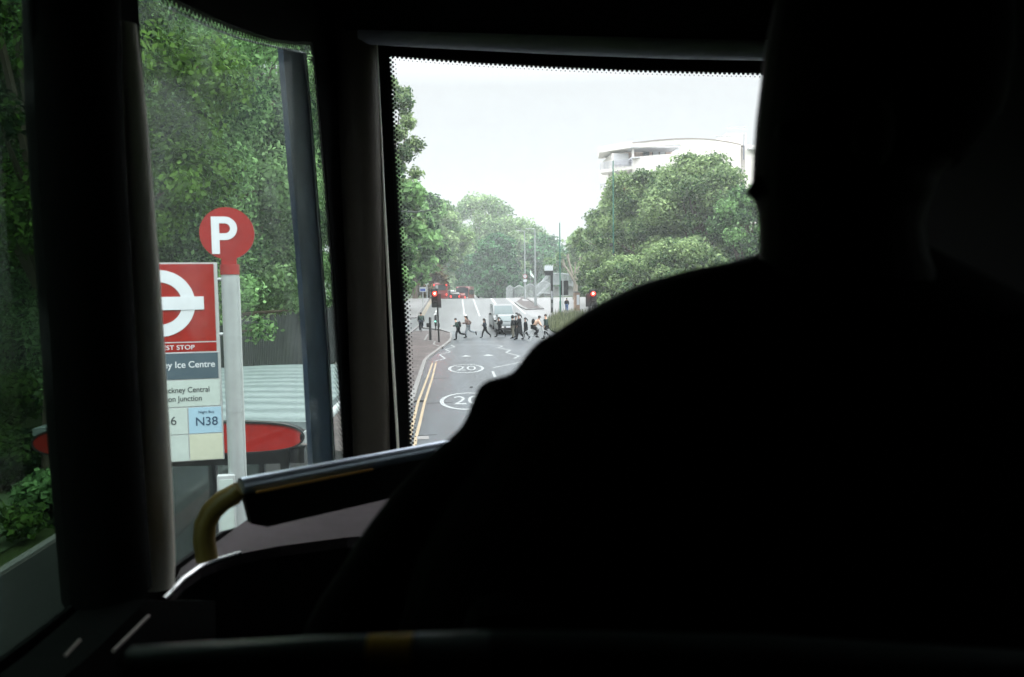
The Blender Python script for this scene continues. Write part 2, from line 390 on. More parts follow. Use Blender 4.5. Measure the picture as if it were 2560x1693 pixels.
kpx = [(1018, 1040), (1031.4, 1000), (1062, 906), (1069.7, 897), (1123, 857), (1128, 848), (1127, 835), (1103, 827)]
kp = [gp(*p) for p in kpx]
KX = kp[1].x
back = gp(1022, 838)
outer = [Vector((-1.38, -20, 0)), Vector((-1.38, 9, 0)), Vector((KX, 16, 0))] + [Vector((p.x, p.y, 0)) for p in kp[1:]] + [gp(1060, 822), gp(1047, 817), back]
outer += [Vector((-5.7, back.y-4, 0)), Vector((-5.7, -20, 0))]
b = MB(); b.prism([Vector((p.x, p.y, 0)) for p in outer], (0, 0, .115))
tag(b.build('pavement', M['paver']), kind='structure')
tag(MB().add([(-1.45, -20, .119), (-5.68, -20, .119), (-5.68, 19, .119), (-1.45, 15.5, .119)], [(0, 3, 2, 1)]).build('footway', M['dark_asphalt']), kind='structure')
def ribbon(pts, w0, h, inner=0.0, closed=False):
    """flat ribbon on the left/right of a ground polyline"""
    b = MB(); n = len(pts); L = []; Rr = []
    for i, p in enumerate(pts):
        a = pts[max(i-1, 0)]; c = pts[min(i+1, n-1)]
        if closed: a = pts[(i-1) % n]; c = pts[(i+1) % n]
        d1 = (p-a); d2 = (c-p)
        d1 = Vector((d1.x, d1.y, 0)); d2 = Vector((d2.x, d2.y, 0))
        if d1.length < 1e-6: d1 = d2
        if d2.length < 1e-6: d2 = d1
        d1.normalize(); d2.normalize(); t = (d1+d2)
        t = t.normalized() if t.length > .1 else d1
        nn = Vector((-t.y, t.x, 0)); k = 1/max(.45, abs(nn.dot(Vector((-d1.y, d1.x, 0)))))
        L.append(p + nn*k*(inner+w0/2)); Rr.append(p + nn*k*(inner-w0/2))
    vs = []; fs = []
    for i in range(n):
        for q in (L[i], Rr[i]):
            z = gz(q.y); vs.append((q.x, q.y, z+.002)); vs.append((q.x, q.y, z+h))
    m = n if closed else n-1
    for i in range(m):
        a = 4*i; c = 4*((i+1) % n)
        fs += [(a+1, a+3, c+3, c+1), (a, a+1, c+1, c), (a+2, c+2, c+3, a+3)]
    return b.add(vs, fs)
kerb_line = [Vector((-1.38, -20, 0)), Vector((-1.38, 9, 0)), Vector((KX, 16, 0)), kp[1], kp[2], kp[3], kp[4], kp[5], kp[6], kp[7], gp(1060, 822), gp(1047, 817), back]
tag(ribbon(kerb_line, .16, .125, .0).build('kerb', M['kerb']), kind='structure')
# far pavement on the left of the rising road
b = MB()
yy = [76] + [y for y in ys if 76 < y < 300]
def raised(name, xl, xr, y0, y1, m, h=.12):
    b = MB(); yy = [y0]+[y for y in ys if y0 < y < y1]+[y1]; vs = []; fs = []
    for y in yy:
        a, c = (xl(y) if callable(xl) else xl), (xr(y) if callable(xr) else xr); z = gz(y)
        vs += [(a, y, z+.002), (a, y, z+h), (c, y, z+h), (c, y, z+.002)]
    for i in range(len(yy)-1):
        for k in range(3): fs.append((4*i+k, 4*i+k+1, 4*i+k+5, 4*i+k+4))
    fs.append((0, 1, 2, 3)); b.add(vs, fs); return tag(b.build(name, m), kind='structure')
raised('pavement', -7.0, -4.3, 76, 300, M['pale_asphalt'])
raised('kerb', -4.3, -4.15, 76, 300, M['kerb'], .13)
raised('kerb', -5.82, -5.7, -20, back.y-4, M['kerb'], .16)
# right-hand kerb
raised('kerb', 7.6, 7.75, -20, 60, M['kerb'], .13)
raised('pavement', 7.75, 12.0, -20, 60, M['paver'])

# paved triangular island beside the right lane
isl = [gp(1273, 744.6), gp(1290, 758), gp(1304, 769), gp(1318, 775), gp(1356, 773.5), gp(1336, 758), gp(1316, 746)]
def drape(poly, h, name, m):
    b = MB(); n = len(poly); c = sum((Vector(p) for p in poly), Vector())/n
    vs = [(c.x, c.y, gz(c.y)+h)] + [(p.x, p.y, gz(p.y)+h) for p in poly] + [(p.x, p.y, gz(p.y)-.01) for p in poly]
    fs = [(0, 1+i, 1+(i+1) % n) for i in range(n)] + [(1+i, 1+n+i, 1+n+(i+1) % n, 1+(i+1) % n) for i in range(n)]
    b.add(vs, fs); return b.build(name, m)
tag(drape(isl, .12, 'traffic_island', M['paver']), kind='structure')
tag(ribbon(isl, .35, .14, 0, True).build('island_kerb', M['kerb']), kind='structure')
# small refuge in the middle of the crest
c0 = gp(1171, 744)
isl2 = [Vector((c0.x+1.0*math.cos(a), c0.y+2.5*math.sin(a), gz(c0.y+2.5*math.sin(a)))) for a in [i*math.pi/6 for i in range(12)]]
tag(drape(isl2, .14, 'refuge_island', M['kerb']), kind='structure')

# ------------------------------------------------------------ painted markings
def poly_mark(px_pts, m, name='road_marking', off=.006):
    pts = [gp(*p) for p in px_pts]
    return tag(drape_flat(pts, off, name, m), kind='structure')
def drape_flat(poly, h, name, m):
    n = len(poly); vs = [(p.x, p.y, gz(p.y)+h) for p in poly]
    tri = geometry.tessellate_polygon([[Vector((v[0], v[1], 0)) for v in vs]])
    return MB().add(vs, [tuple(t) for t in tri]).build(name, m)
def line_mark(px_pts, w0, m, off=.006, name='road_marking'):
    pts = [gp(*p) for p in px_pts]; fine = []
    for a, c in zip(pts[:-1], pts[1:]):
        k = max(1, int(abs(a.y-c.y)/2)) if (max(a.y, c.y) > 56) else 1
        for i in range(k): fine.append(a.lerp(c, i/k))
    fine.append(pts[-1])
    bb = ribbon(fine, w0, off)
    bb.f = [f for i, f in enumerate(bb.f) if i % 3 == 0]
    return tag(bb.build(name, m), kind='structure')
Z1 = lambda x, y: (960+x/3.92, 600+y/3.92)
line_mark([Z1(490, 1192), Z1(597, 1163), Z1(545, 1125), Z1(652, 1098), Z1(600, 1072), Z1(692, 1050), Z1(655, 1031)], .11, M['white_paint'])
line_mark([Z1(655, 1031), Z1(900, 1029), Z1(1100, 1031)], .16, M['white_paint'], .007)
line_mark([Z1(1100, 1031), Z1(1165, 1040), Z1(1118, 1060), Z1(1240, 1080), Z1(1195, 1105), Z1(1325, 1138), Z1(1275, 1162), Z1(1400, 1162)], .11, M['white_paint'])
poly_mark([Z1(750, 1146), Z1(795, 1130), Z1(812, 1130), Z1(865, 1144)], M['white_paint'])
poly_mark([Z1(965, 1138), Z1(1010, 1123), Z1(1028, 1123), Z1(1085, 1138)], M['white_paint'])
line_mark([Z1(1065, 1256), Z1(1200, 1228), Z1(1360, 1194)], .12, M['white_paint'])
poly_mark([Z1(1052, 1288), Z1(1078, 1288), Z1(1104, 1345), Z1(1076, 1350)], M['white_paint'])
for x0 in range(700, 1500, 34):             # crossing studs
    poly_mark([Z1(x0, 1000), Z1(x0+14, 1000), Z1(x0+14, 997), Z1(x0, 997)], M['white_paint'])
line_mark([Z1(440, 1196), Z1(562, 1196)], .10, M['yellow_paint'], .005)
ly = [(455, 1200), (0, 0)]
Z8 = lambda x, y: (980+x/4.612, 840+y/4.612)
line_mark([Z8(467, 312), Z8(402, 500), Z8(302, 760), Z8(243, 1000), Z8(205, 1160), Z8(170, 1310)], .08, M['yellow_paint'])
line_mark([Z8(508, 308), Z8(460, 500), Z8(375, 770), Z8(322, 1000), Z8(280, 1160), Z8(255, 1310)], .08, M['yellow_paint'])
# speed roundels with the number 20
def roundel(cx, cy, wpx):
    c = gp(cx, cy); wr = wpx/F*c.y/1.0/2; L = 1.85; vs = []; fs = []; n = 48
    for i in range(n):
        a = 2*math.pi*i/n
        vs.append((c.x+wr*math.cos(a), c.y+L*math.sin(a), .006)); vs.append((c.x+(wr-.13)*math.cos(a), c.y+(L-.2)*math.sin(a), .006))
    for i in range(n): j = (i+1) % n; fs.append((2*i, 2*j, 2*j+1, 2*i+1))
    tag(MB().add(vs, fs).build('speed_roundel', M['white_paint']), kind='structure')
    mw = Matrix.Translation((c.x, c.y, .005)) @ Matrix.Diagonal((1, 2.7, 1, 1))
    tag(text_obj('20', .95, M['white_paint'], None, mw, 'speed_number', .001, 1.0), kind='structure')
roundel(1165, 921.5, 90)
roundel(1168, 1002, 138)
# gully grate and patch
poly_mark([Z8(285, 1160), Z8(425, 1155), Z8(425, 1195), Z8(290, 1198)], M['kerb'], 'drain_cover', .009)
poly_mark([Z8(240, 770), Z8(245, 745), Z8(400, 740), Z8(395, 762)], M['dark_asphalt'], 'road_patch', .003)
for a_, c_ in ((Z8(398, 779), Z8(700, 768)), (Z8(350, 497), Z8(640, 486)), (Z8(300, 1150), Z8(520, 1140))): line_mark([a_, c_], .05, M['dark_asphalt'], .004, 'tar_seam')
poly_mark([Z1(840, 1440), Z1(868, 1436), Z1(872, 1448), Z1(842, 1452)], M['dark_asphalt'], 'manhole_cover', .005)
# lane lines of the rising road
M['lane_paint'] = mat('lane_paint', (.55, .57, .57), .6, var=.2, scale=5)
def lane(xs, dash=None, m='lane_paint', w0=.12, y0=78, y1=112):
    y = y0
    while y < y1:
        e = min(y1, y+(dash[0] if dash else 6)); k = []
        yy = y
        while yy < e: k.append(yy); yy += 2
        k.append(e); pts = [Vector((xs(q), q, gz(q))) for q in k]
        bb = ribbon(pts, w0, .006); bb.f = [f for i, f in enumerate(bb.f) if i % 3 == 0]
        tag(bb.build('lane_line', M[m]), kind='structure')
        y = e+(dash[1] if dash else 0)
lane(lambda y: .6, (1.2, 1.2)); lane(lambda y: 2.15, (1.2, 1.2)); lane(lambda y: 4.75, None, w0=.18, y0=86)
lane(lambda y: -3.9, None, 'yellow_paint', y0=79); lane(lambda y: -3.65, None, 'yellow_paint', y0=79); lane(lambda y: -2.5, (3, 2), y0=79)
lane(lambda y: 7.05, None, 'lane_paint', y0=80)
line_mark([(1316, 779), (1357, 800)], .14, M['white_paint'])
line_mark([(1105, 826), (1140, 835)], .12, M['white_paint'])
# pavement marks: tactile kerb lines near the crossing
for pts in ([Z1(395, 985), Z1(430, 925)], [Z1(395, 985), Z1(500, 993), Z1(485, 1025), Z1(570, 1050)]):
    pp = [gp(*p, off=.12) for p in pts]
    bb = ribbon([Vector((p.x, p.y, 0)) for p in pp], .12, .130); tag(bb.build('tactile_edge', M['kerb']), kind='structure')

# ------------------------------------------------------------ trees
def leaves(blobs, n, size, seed, squash=.8, shell=.55, up=.35):
    g = np.random.default_rng(seed)
    B = np.array([[*c, r] for c, r in blobs], float); wt = B[:, 3]**2.2; wt /= wt.sum()
    idx = g.choice(len(B), n, p=wt)
    d = g.normal(size=(n, 3)); d /= np.linalg.norm(d, axis=1)[:, None]
    shell = .25
    rr = shell + (1-shell)*g.random(n)**.6
    rr *= 1 + .18*np.sin(d[:, 0]*7+idx)*np.cos(d[:, 1]*6-idx*1.7)
    p = B[idx, :3] + d*(B[idx, 3]*rr)[:, None]*np.array([1, 1, squash]) + g.normal(size=(n, 3))*size*.6
    nrm = d*.7 + g.normal(size=(n, 3))*.6 + np.array([0, 0, up]); nrm /= np.linalg.norm(nrm, axis=1)[:, None]
    a = g.normal(size=(n, 3)); u = np.cross(nrm, a); u /= np.linalg.norm(u, axis=1)[:, None]; v = np.cross(nrm, u)
    s = size*(.55+.9*g.random(n))[:, None]
    V = np.stack([p-u*s, p+v*s*.55+nrm*s*.12, p+u*s, p-v*s*.55+nrm*s*.12], 1).reshape(-1, 3)
    tint = np.clip(.42 + .26*np.sin(idx*12.9898) + .26*g.normal(size=n), 0, 1)
    return V, tint
def leaf_mesh(name, V, tint, m):
    n = len(V)//4; me = bpy.data.meshes.new(name)
    me.vertices.add(4*n); me.vertices.foreach_set('co', V.astype(np.float32).ravel())
    me.loops.add(4*n); me.loops.foreach_set('vertex_index', np.arange(4*n, dtype=np.int32))
    me.polygons.add(n); me.polygons.foreach_set('loop_start', np.arange(0, 4*n, 4, dtype=np.int32))
    me.polygons.foreach_set('loop_total', np.full(n, 4, dtype=np.int32))
    at = me.attributes.new('tint', 'FLOAT', 'FACE'); at.data.foreach_set('value', tint.astype(np.float32))
    me.update(calc_edges=True); me.materials.append(m); return me
def make_tree(name, label, base, h, rad, leafm, n, size, seed, trunk_r=.3, group=None, bark='bark', low=.25, nb=26, shape='round', cat='tree', fork=.35, sx=1.0):
    g = random.Random(seed); t = thing(name, label, cat, base, 0, group)
    blobs = []
    nb = int(nb*1.7)
    for i in range(nb):
        u = (i+.5)/nb; z = h*(low + (1-low)*u)
        prof = math.sin(math.pi*min(1, (.12+.88*u)))**.55 if shape == 'round' else (1-u)**.6*.95+.08
        ang = i*2.39996+g.uniform(-.4, .4); q = rad*prof*(g.uniform(.35, .98) if i % 5 else g.uniform(.95, 1.18))
        br = rad*(g.uniform(.17, .34) if i % 5 else g.uniform(.11, .18))
        blobs.append(((q*math.cos(ang)*sx, q*math.sin(ang), min(z, h-br*.7)), br))
    V, tn = leaves(blobs, n, size, seed)
    o = bpy.data.objects.new('crown', leaf_mesh('crown', V, tn, leafm)); COL.objects.link(o); o.parent = t
    b = MB(); fz = h*fork
    b.tube([(0, 0, -.1), (.03*h*.2, 0, fz*.5), (0, .02*h, fz), (.02*h, 0, h*.62), (0, 0, h*.85)], [trunk_r*1.25, trunk_r, trunk_r*.85, trunk_r*.5, trunk_r*.12], 9)
    for c, r in blobs[::2]:
        z0 = g.uniform(fz*.8, h*.55)*min(1, c[2]/(h*.5)+.2); z0 = min(z0, c[2]*.9)
        mid = Vector((c[0]*.5, c[1]*.5, z0+(c[2]-z0)*.65))
        b.tube([(0, 0, z0), mid, c], [trunk_r*.42, trunk_r*.25, trunk_r*.06], 6)
    b.build('trunk', M[bark], t, True)
    return t
def tree_px(px, top, y, **k):               # tree whose crown top is at (px, top) and which stands y metres ahead
    p = at_y(px, top, y); base = Vector((p.x, y, gz(y))); return make_tree(base=base, h=p.z-gz(y), **k)

G1 = 'trees along the left pavement'
# close wall of trees seen through the front side window
near = [(-8.8, 21.5, 15.0, 4.8, 'leaf_near', .07, 100000), (-9.2, 30, 17, 5.4, 'leaf_olive', .09, 80000), (-10.0, 39, 19, 5.8, 'leaf_near', .14, 50000),
        (-13.5, 26, 18, 5.8, 'leaf_dark', .15, 34000), (-15, 38, 21, 6.5, 'leaf_dark', .18, 30000), (-11.5, 50, 22, 6.2, 'leaf_near', .18, 36000)]
labs = ['tall leafy tree behind the red bus stop sign, nearest the road there', 'broad olive green tree behind the white bus stop pole',
        'leafy tree rising above the dark slatted fence', 'dark tree standing deep behind the bus stop sign',
        'big dark tree filling the gap behind the olive green tree', 'leafy tree just left of the windscreen pillar, beyond the fence']
for i, (x, y, h, r, lm, s, n) in enumerate(near):
    make_tree('broadleaf_tree', labs[i], (x, y, 0), h, r, M[lm], n, s, 40+i, .28, G1, low=.16, nb=34)
# overhanging lower branches and shrubs in front of fence
def shrub(label, base, w0, h, lm, n, size, seed, name='shrub', group=None):
    t = thing(name, label, 'shrub', base, 0, group); g = random.Random(seed)
    blobs = [((g.uniform(-w0, w0)*.7, g.uniform(-w0, w0)*.7, h*g.uniform(.3, .75)), min(w0, h)*g.uniform(.25, .45)) for _ in range(12)]
    V, tn = leaves(blobs, n, size, seed); V[:, 2] = np.maximum(V[:, 2], .02)
    o = bpy.data.objects.new('foliage', leaf_mesh('foliage', V, tn, M[lm])); COL.objects.link(o); o.parent = t
    b = MB()
    for c, r in blobs[:8]: b.tube([(c[0]*.2, c[1]*.2, 0), (c[0]*.7, c[1]*.7, c[2]*.6), c], [.03, .02, .008], 5)
    b.build('stem', M['bark'], t); return t
# left rear window: ivy-clad tree, bushes, lawn
p = gp(150, 1215)
tr = make_tree('ivy_tree', 'dark ivy covered tree seen through the leftmost bus window', (p.x, p.y, 0), 11, 3.4, M['leaf_dark'], 60000, .062, 91, .26, None, low=.42, nb=26, fork=.3)
iv = [((.12*math.cos(k), .12*math.sin(k), 1.6+k*.33), .36) for k in range(12)]
V, tn = leaves(iv, 6000, .055, 5, 1.0, .8); o = bpy.data.objects.new('ivy', leaf_mesh('ivy', V, tn, M['leaf_olive'])); COL.objects.link(o); o.parent = tr
q = gp(120, 1235); shrub('low dark bush at the foot of the ivy covered tree', (q.x-1.0, q.y+.3, 0), 1.2, 1.0, 'leaf_dark', 6000, .06, 11)
q = gp(20, 1390); shrub('pale green bush at the left pavement edge in the leftmost window', (q.x-.7, q.y, 0), .9, .9, 'leaf_dark', 6000, .06, 12)
q = gp(330, 1230); shrub('rounded bush behind the bus shelter', (q.x-1.2, q.y+1.5, 0), 1.3, 1.3, 'leaf_near', 6000, .07, 13)
make_tree('broadleaf_tree', 'leafy tree at the far left edge of the leftmost bus window', (-13.0, 9.2, 0), 10, 3.2, M['leaf_dark'], 36000, .07, 77, .22, None, low=.45, nb=22)
make_tree('broadleaf_tree', 'dark leafy tree behind the ivy covered tree', (-16.5, 12.5, 0), 13, 4.2, M['leaf_dark'], 36000, .085, 78, .25, None, low=.25, nb=26)
for (bx0, by0, w_, h_, lm, sd, lb) in ((30, 1200, 1.5, 1.0, 'leaf_dark', 21, 'green bush on the lawn left of the ivy covered tree'), (175, 1290, .8, .8, 'leaf_near', 22, 'small bush right of the ivy covered trunk by the pavement'), (-60, 1150, 1.8, 2.2, 'leaf_dark', 23, 'dark bush at the far left border of the photo'), (80, 1010, 2.4, 2.6, 'leaf_olive', 24, 'wide olive bush on the lawn behind the ivy covered tree'), (20, 930, 3.2, 3.4, 'leaf_near', 25, 'tall green thicket far behind the lawn')):
    q = gp(bx0, by0); shrub(lb, (q.x, q.y, 0), w_, h_, lm, 9000, .06+.012*w_, sd)
# lawn and path behind the ivy tree
tag(MB().add([(-40, 4, .01), (-6.4, 4, .01), (-6.4, 13.5, .01), (-40, 24, .01)], [(0, 1, 2, 3)]).build('lawn', mat('lawn_green', (.07, .12, .05), .95, var=.4, scale=3, bump=.5)), kind='structure')

# trees left of the windscreen view
T = [(966, 188, 60, 2.8, 'leaf_fresh', .17, 11000, 'tall tree with ragged top at the left edge of the windscreen', 'round', .3, .25),
     (945, 395, 57, 3.1, 'leaf_near', .24, 20000, 'bushy tree below the ragged tall tree, left edge of the windscreen', 'round', .28, .3),
     (985, 452, 86, 4.6, 'leaf_near', .30, 20000, 'green tree over the left pavement behind the traffic light', 'round', .24, .3),
     (1032, 478, 116, 5.2, 'leaf_near', .36, 16000, 'second green tree from the left traffic light, further up the road', 'round', .28, .35),
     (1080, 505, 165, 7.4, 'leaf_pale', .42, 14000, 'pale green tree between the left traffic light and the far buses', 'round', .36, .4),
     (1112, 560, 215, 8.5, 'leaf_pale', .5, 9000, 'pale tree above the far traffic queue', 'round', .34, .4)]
for i, (px, top, y, r, lm, s, n, lab, shp, lo, tr_) in enumerate(T):
    tree_px(px, top, y, name='street_tree', label=lab, rad=r, leafm=M[lm], n=n, size=s, seed=120+i, trunk_r=tr_, group='trees left of the road', low=lo, nb=28, shape=shp)
tree_px(1060, 650, 135, name='brown_tree', label='brownish low tree behind the left red traffic light', rad=4.6, leafm=M['leaf_brown'], n=7000, size=.36, seed=133, trunk_r=.2, low=.2, nb=18, cat='tree')
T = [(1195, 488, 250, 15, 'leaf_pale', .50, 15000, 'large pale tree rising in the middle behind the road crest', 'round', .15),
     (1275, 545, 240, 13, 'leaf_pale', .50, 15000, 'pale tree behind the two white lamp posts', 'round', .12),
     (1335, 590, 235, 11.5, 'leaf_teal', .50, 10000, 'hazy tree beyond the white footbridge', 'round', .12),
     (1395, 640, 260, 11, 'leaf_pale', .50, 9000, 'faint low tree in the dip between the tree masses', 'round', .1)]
for i, (px, top, y, r, lm, s, n, lab, shp, lo) in enumerate(T):
    tree_px(px, top, y, name='distant_tree', label=lab, rad=r, leafm=M[lm], n=n, size=s, seed=150+i, trunk_r=.4, group='trees beyond the road crest', low=lo, nb=30, shape=shp)
tree_px(1242, 588, 186, name='dense_tree', label='dense dark green rounded tree behind the road crest', rad=6.4, leafm=M['leaf_teal'], n=22000, size=.38, seed=171, trunk_r=.4, low=.08, nb=36)
tree_px(1172, 640, 205, name='dense_tree', label='dark tree behind the approaching red bus', rad=5.0, leafm=M['leaf_teal'], n=9000, size=.4, seed=172, trunk_r=.4, low=.3, nb=20)
T = [(1745, 388, 74, 6.2, 'leaf_fresh', .17, 50000, 'tall wide tree in front of the curved white building', .14),
     (1612, 430, 80, 5.6, 'leaf_fresh', .17, 46000, 'broad leafy tree left of the tallest right-hand tree', .10),
     (1868, 470, 68, 5.0, 'leaf_near', .16, 28000, 'green tree beside the dark face profile', .1),
     (1545, 478, 92, 5.0, 'leaf_fresh', .2, 30000, 'lower pale tree behind the tall green pole', .1),
     (1472, 580, 150, 7.5, 'leaf_pale', .36, 16000, 'small pale tree right of the footbridge', .1),
     (1575, 640, 66, 3.4, 'leaf_fresh', .15, 18000, 'low tree right of the right-hand red traffic light', .08),
     (1690, 600, 62, 4.2, 'leaf_fresh', .15, 22000, 'low bushy tree just above the dark shoulder', .05)]
for i, (px, top, y, r, lm, s, n, lab, lo) in enumerate(T):
    tree_px(px, top, y, name='park_tree', label=lab, rad=r, leafm=M[lm], n=n, size=s, seed=190+i, trunk_r=.35, group='trees right of the road', low=lo, nb=34, fork=.2)
# far-off wood closing the horizon
g = np.random.default_rng(3); bl = []
for k in range(150):
    x = g.uniform(-190, 240); y = g.uniform(250, 330); bl.append(((x, y, g.uniform(2, 8)), g.uniform(5, 8)))
for k in range(50):
    bl.append(((g.uniform(-120, -22), g.uniform(45, 220), g.uniform(2, 9)), g.uniform(3, 6)))
V, tn = leaves(bl, 60000, .75, 9, 1.0)
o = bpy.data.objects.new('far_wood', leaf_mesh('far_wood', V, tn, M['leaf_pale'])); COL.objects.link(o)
tag(o, 'mass of far-off woodland closing the horizon', 'woodland', kind='stuff')
# pollarded pale tree
p = at_y(1437, 660, 104); t = thing('pollarded_tree', 'bare pale pollarded tree with stubby limbs right of the footbridge', 'tree', (p.x, 104, gz(104)))
b = MB(); b.tube([(0, 0, 0), (.1, 0, 2.2), (0, 0, 3)], [.36, .30, .34], 10)
for (dx, dz, r) in ((-1.6, 5.6, .22), (-.9, 6.3, .24), (.1, 5.2, .2), (.8, 5.9, .24), (1.6, 4.3, .18)):
    b.tube([(0, 0, 2.4), (dx*.45, .1*dx, 3.6), (dx*.9, .2, dz*.85), (dx, .2, dz)], [.22, r*.75, r*.55, r*.5], 8)
    b.tube([(dx*.9, .2, dz*.8), (dx*1.3, 0, dz*.98)], [r*.4, r*.2], 6)
b.build('trunk', M['bark_pale'], t, True)
# verge of tall grass on the right
vg = [gp(1366, 812), gp(1392, 796), gp(1440, 792), gp(1500, 798), gp(1500, 838), gp(1400, 838), gp(1378, 828)]
tag(drape(vg, .10, 'verge', M['soil']), kind='structure')
g = np.random.default_rng(8); x0, x1 = min(p.x for p in vg), max(p.x for p in vg); y0, y1 = min(p.y for p in vg), max(p.y for p in vg)
pts = []
def inside(x, y, poly):
    c = False; n = len(poly)
    for i in range(n):
        a, q = poly[i], poly[i-1]
        if (a.y > y) != (q.y > y) and x < (q.x-a.x)*(y-a.y)/(q.y-a.y)+a.x: c = not c
    return c
Vl = []; 
while len(Vl) < 8000*4:
    x, y = g.uniform(x0, x1), g.uniform(y0, y1)
    if not inside(x, y, vg): continue
    h = g.uniform(.25, 1.1)*g.uniform(.4, 1); a = g.uniform(0, 6.28); ww = .025; lx, ly_ = g.normal(0, .12, 2); z = gz(y)+.08
    cx, sy = math.cos(a)*ww, math.sin(a)*ww
    Vl += [(x-cx, y-sy, z), (x+cx, y+sy, z), (x+cx*.3+lx, y+sy*.3+ly_, z+h), (x-cx*.3+lx, y-sy*.3+ly_, z+h)]
V = np.array(Vl); o = bpy.data.objects.new('tall_grass', leaf_mesh('tall_grass', V, g.random(len(V)//4), leaf_mat('grass_blade', (.05, .06, .03), (.20, .23, .12)))); COL.objects.link(o)
tag(o, 'tall pale grass growing on the right-hand verge', 'grass', kind='stuff')

# ------------------------------------------------------------ fences
def fence(label, a, b_, h, m, post_m, step=2.4, slat=.12, name='slatted_fence', group=None):
    a, b_ = Vector(a), Vector(b_); t = thing(name, label, 'fence', a, 0, group); d = b_-a; L = d.length; u = d.normalized()
    k = int(L/step); mb = MB(); n = int(L/slat)
    for i in range(n):
        p = u*(i*slat+.5*slat); z = gz(a.y+p.y)-gz(a.y); hh = h*(1+.02*math.sin(i*1.7))
        mb.box((p.x, p.y, z+hh/2+.05), (.03, slat*.72, hh), math.atan2(u.y, u.x)-math.pi/2)
    mb.build('slats', m, t)
    for i in range(k+1):
        p = u*(i*step); z = gz(a.y+p.y)-gz(a.y); MB().box((p.x-.06, p.y, z+h/2+.05), (.09, .09, h+.1)).build('post', post_m, t)
    r = MB()
    for zz in (.35, h-.3):
        r.tube([(-.04, 0, zz), tuple(Vector((d.x-.04, d.y, zz+gz(b_.y)-gz(a.y))))], .03, 4)
    r.build('rail', post_m, t); return t
fence('tall dark slatted fence behind the bus shelter', (-6.1, 18.5, 0), (-6.1, 48, 0), 2.7, M['slat'], M['black_metal'], 2.4, .22)
fence('green railings at the left of the rising road', (-7.3, 78, gz(78)), (-7.3, 104, gz(104)), 1.5, M['green_metal'], M['green_metal'], 2.5, .3, 'green_railing')
fence('dark railings behind the right-hand traffic light', (14.5, 84, gz(84)), (30, 88, gz(88)), 1.9, M['black_metal'], M['black_metal'], 2.5, .3, 'park_railing')

# ------------------------------------------------------------ bus stop sign
SD = 5.45; S = 5.2/F
base = Vector((-2.16, SD, .115))
zc = at_y(568, 584, SD).z
cxw = at_y(568, 584, SD).x
base.x = cxw
st = thing('bus_stop_sign', 'white bus stop pole with red disc lettered P and red roundel flag', 'bus stop sign', base, R(7))
st.rotation_euler = (0, 0, R(10))
Zc = zc-base.z
def lp(px, py): return ((px-568)*S, (584-py)*S+Zc)
pole = MB(); pole.cyl((0.008, 0, 0), .060, Zc-.27, 24); pole.cyl((.008, 0, Zc-.72), .0615, .012, 24); pole.cyl((.008, 0, Zc-1.25), .0615, .02, 24)
pole.build('pole', M['white_metal'], st, True)
MB().tube([(.066, -.02, .1), (.066, -.02, Zc-.3)], .008, 6).build('conduit', M['grey_metal'], st)
MB().cyl((.008, 0, Zc-.285), .0645, .07, 24).build('collar', M['red_enamel'], st, True)
b = MB(); b.prism([(.180*math.cos(a), -.018, Zc+.180*math.sin(a)) for a in [2*math.pi*i/48 for i in range(48)]], (0, .036, 0))
b.box((.006, 0, Zc-.2), (.10, .03, .06)); dsc = b.build('disc', M['red_enamel'], st)
TF = lambda x, z, y=-.02: Matrix.Translation((x, y, z)) @ Matrix.Rotation(math.pi/2, 4, 'X')
# letter P drawn as a shape
b = MB(); x0, z0 = (531-568)*S, (636-584)*S*-1; k = 20
sw = 19*S; H = 94*S; W = 62*S; ch = 59*S
outer_ = [(x0, z0), (x0+sw, z0), (x0+sw, z0+H-ch), (x0+W-ch/2, z0+H-ch)] + [(x0+W-ch/2+ch/2*math.sin(a), z0+H-ch/2-ch/2*math.cos(a)) for a in [math.pi*i/k for i in range(1, k)]] + [(x0+W-ch/2, z0+H), (x0, z0+H)]
ih = ch-2*17*S
inner_ = [(x0+sw, z0+H-ch/2-ih/2), (x0+W-ch/2, z0+H-ch/2-ih/2)] + [(x0+W-ch/2+ih/2*math.sin(a), z0+H-ch/2-ih/2*math.cos(a)) for a in [math.pi*i/k for i in range(1, k)]] + [(x0+W-ch/2, z0+H-ch/2+ih/2), (x0+sw, z0+H-ch/2+ih/2)]
b.plate([(x, -.021, Zc+z) for x, z in outer_], [[(x, -.021, Zc+z) for x, z in inner_]], (0, .002, 0)); b.build('letter', M['white_enamel'], dsc)
# flag
def rect(x0, y0, x1, y1, y=-.012, d=.024):
    (ax, az), (bx, bz) = lp(x0, y0), lp(x1, y1); return MB().box(((ax+bx)/2, y+d/2, (az+bz)/2), (abs(bx-ax), d, abs(bz-az)))
fl = rect(272, 657, 541, 1162, -.012, .024).build('flag_frame', M['grey_metal'], st)
rp = rect(275, 661, 533, 856, -.016, .01).build('flag_panel', M['red_enamel'], fl)
(cx_, cz_) = lp(403, 759); ro, ri = 83.5*S, 53*S; n = 56
b = MB(); b.plate([(cx_+ro*math.cos(2*math.pi*i/n), -.020, cz_+ro*math.sin(2*math.pi*i/n)) for i in range(n)], [[(cx_+ri*math.cos(2*math.pi*i/n), -.020, cz_+ri*math.sin(2*math.pi*i/n)) for i in range(n)]], (0, .004, 0))
b.build('roundel_ring', M['white_enamel'], fl)
b = MB(); b.box((cx_, -.0195, cz_), (208*S, .009, 33*S)); b.build('roundel_bar', M['white_enamel'], fl)
rect(275, 859, 533, 882, -.016, .01).build('request_strip', M['red_enamel'], fl)
rect(275, 857, 533, 858.6, -.017, .012).build('divider', M['white_enamel'], fl)
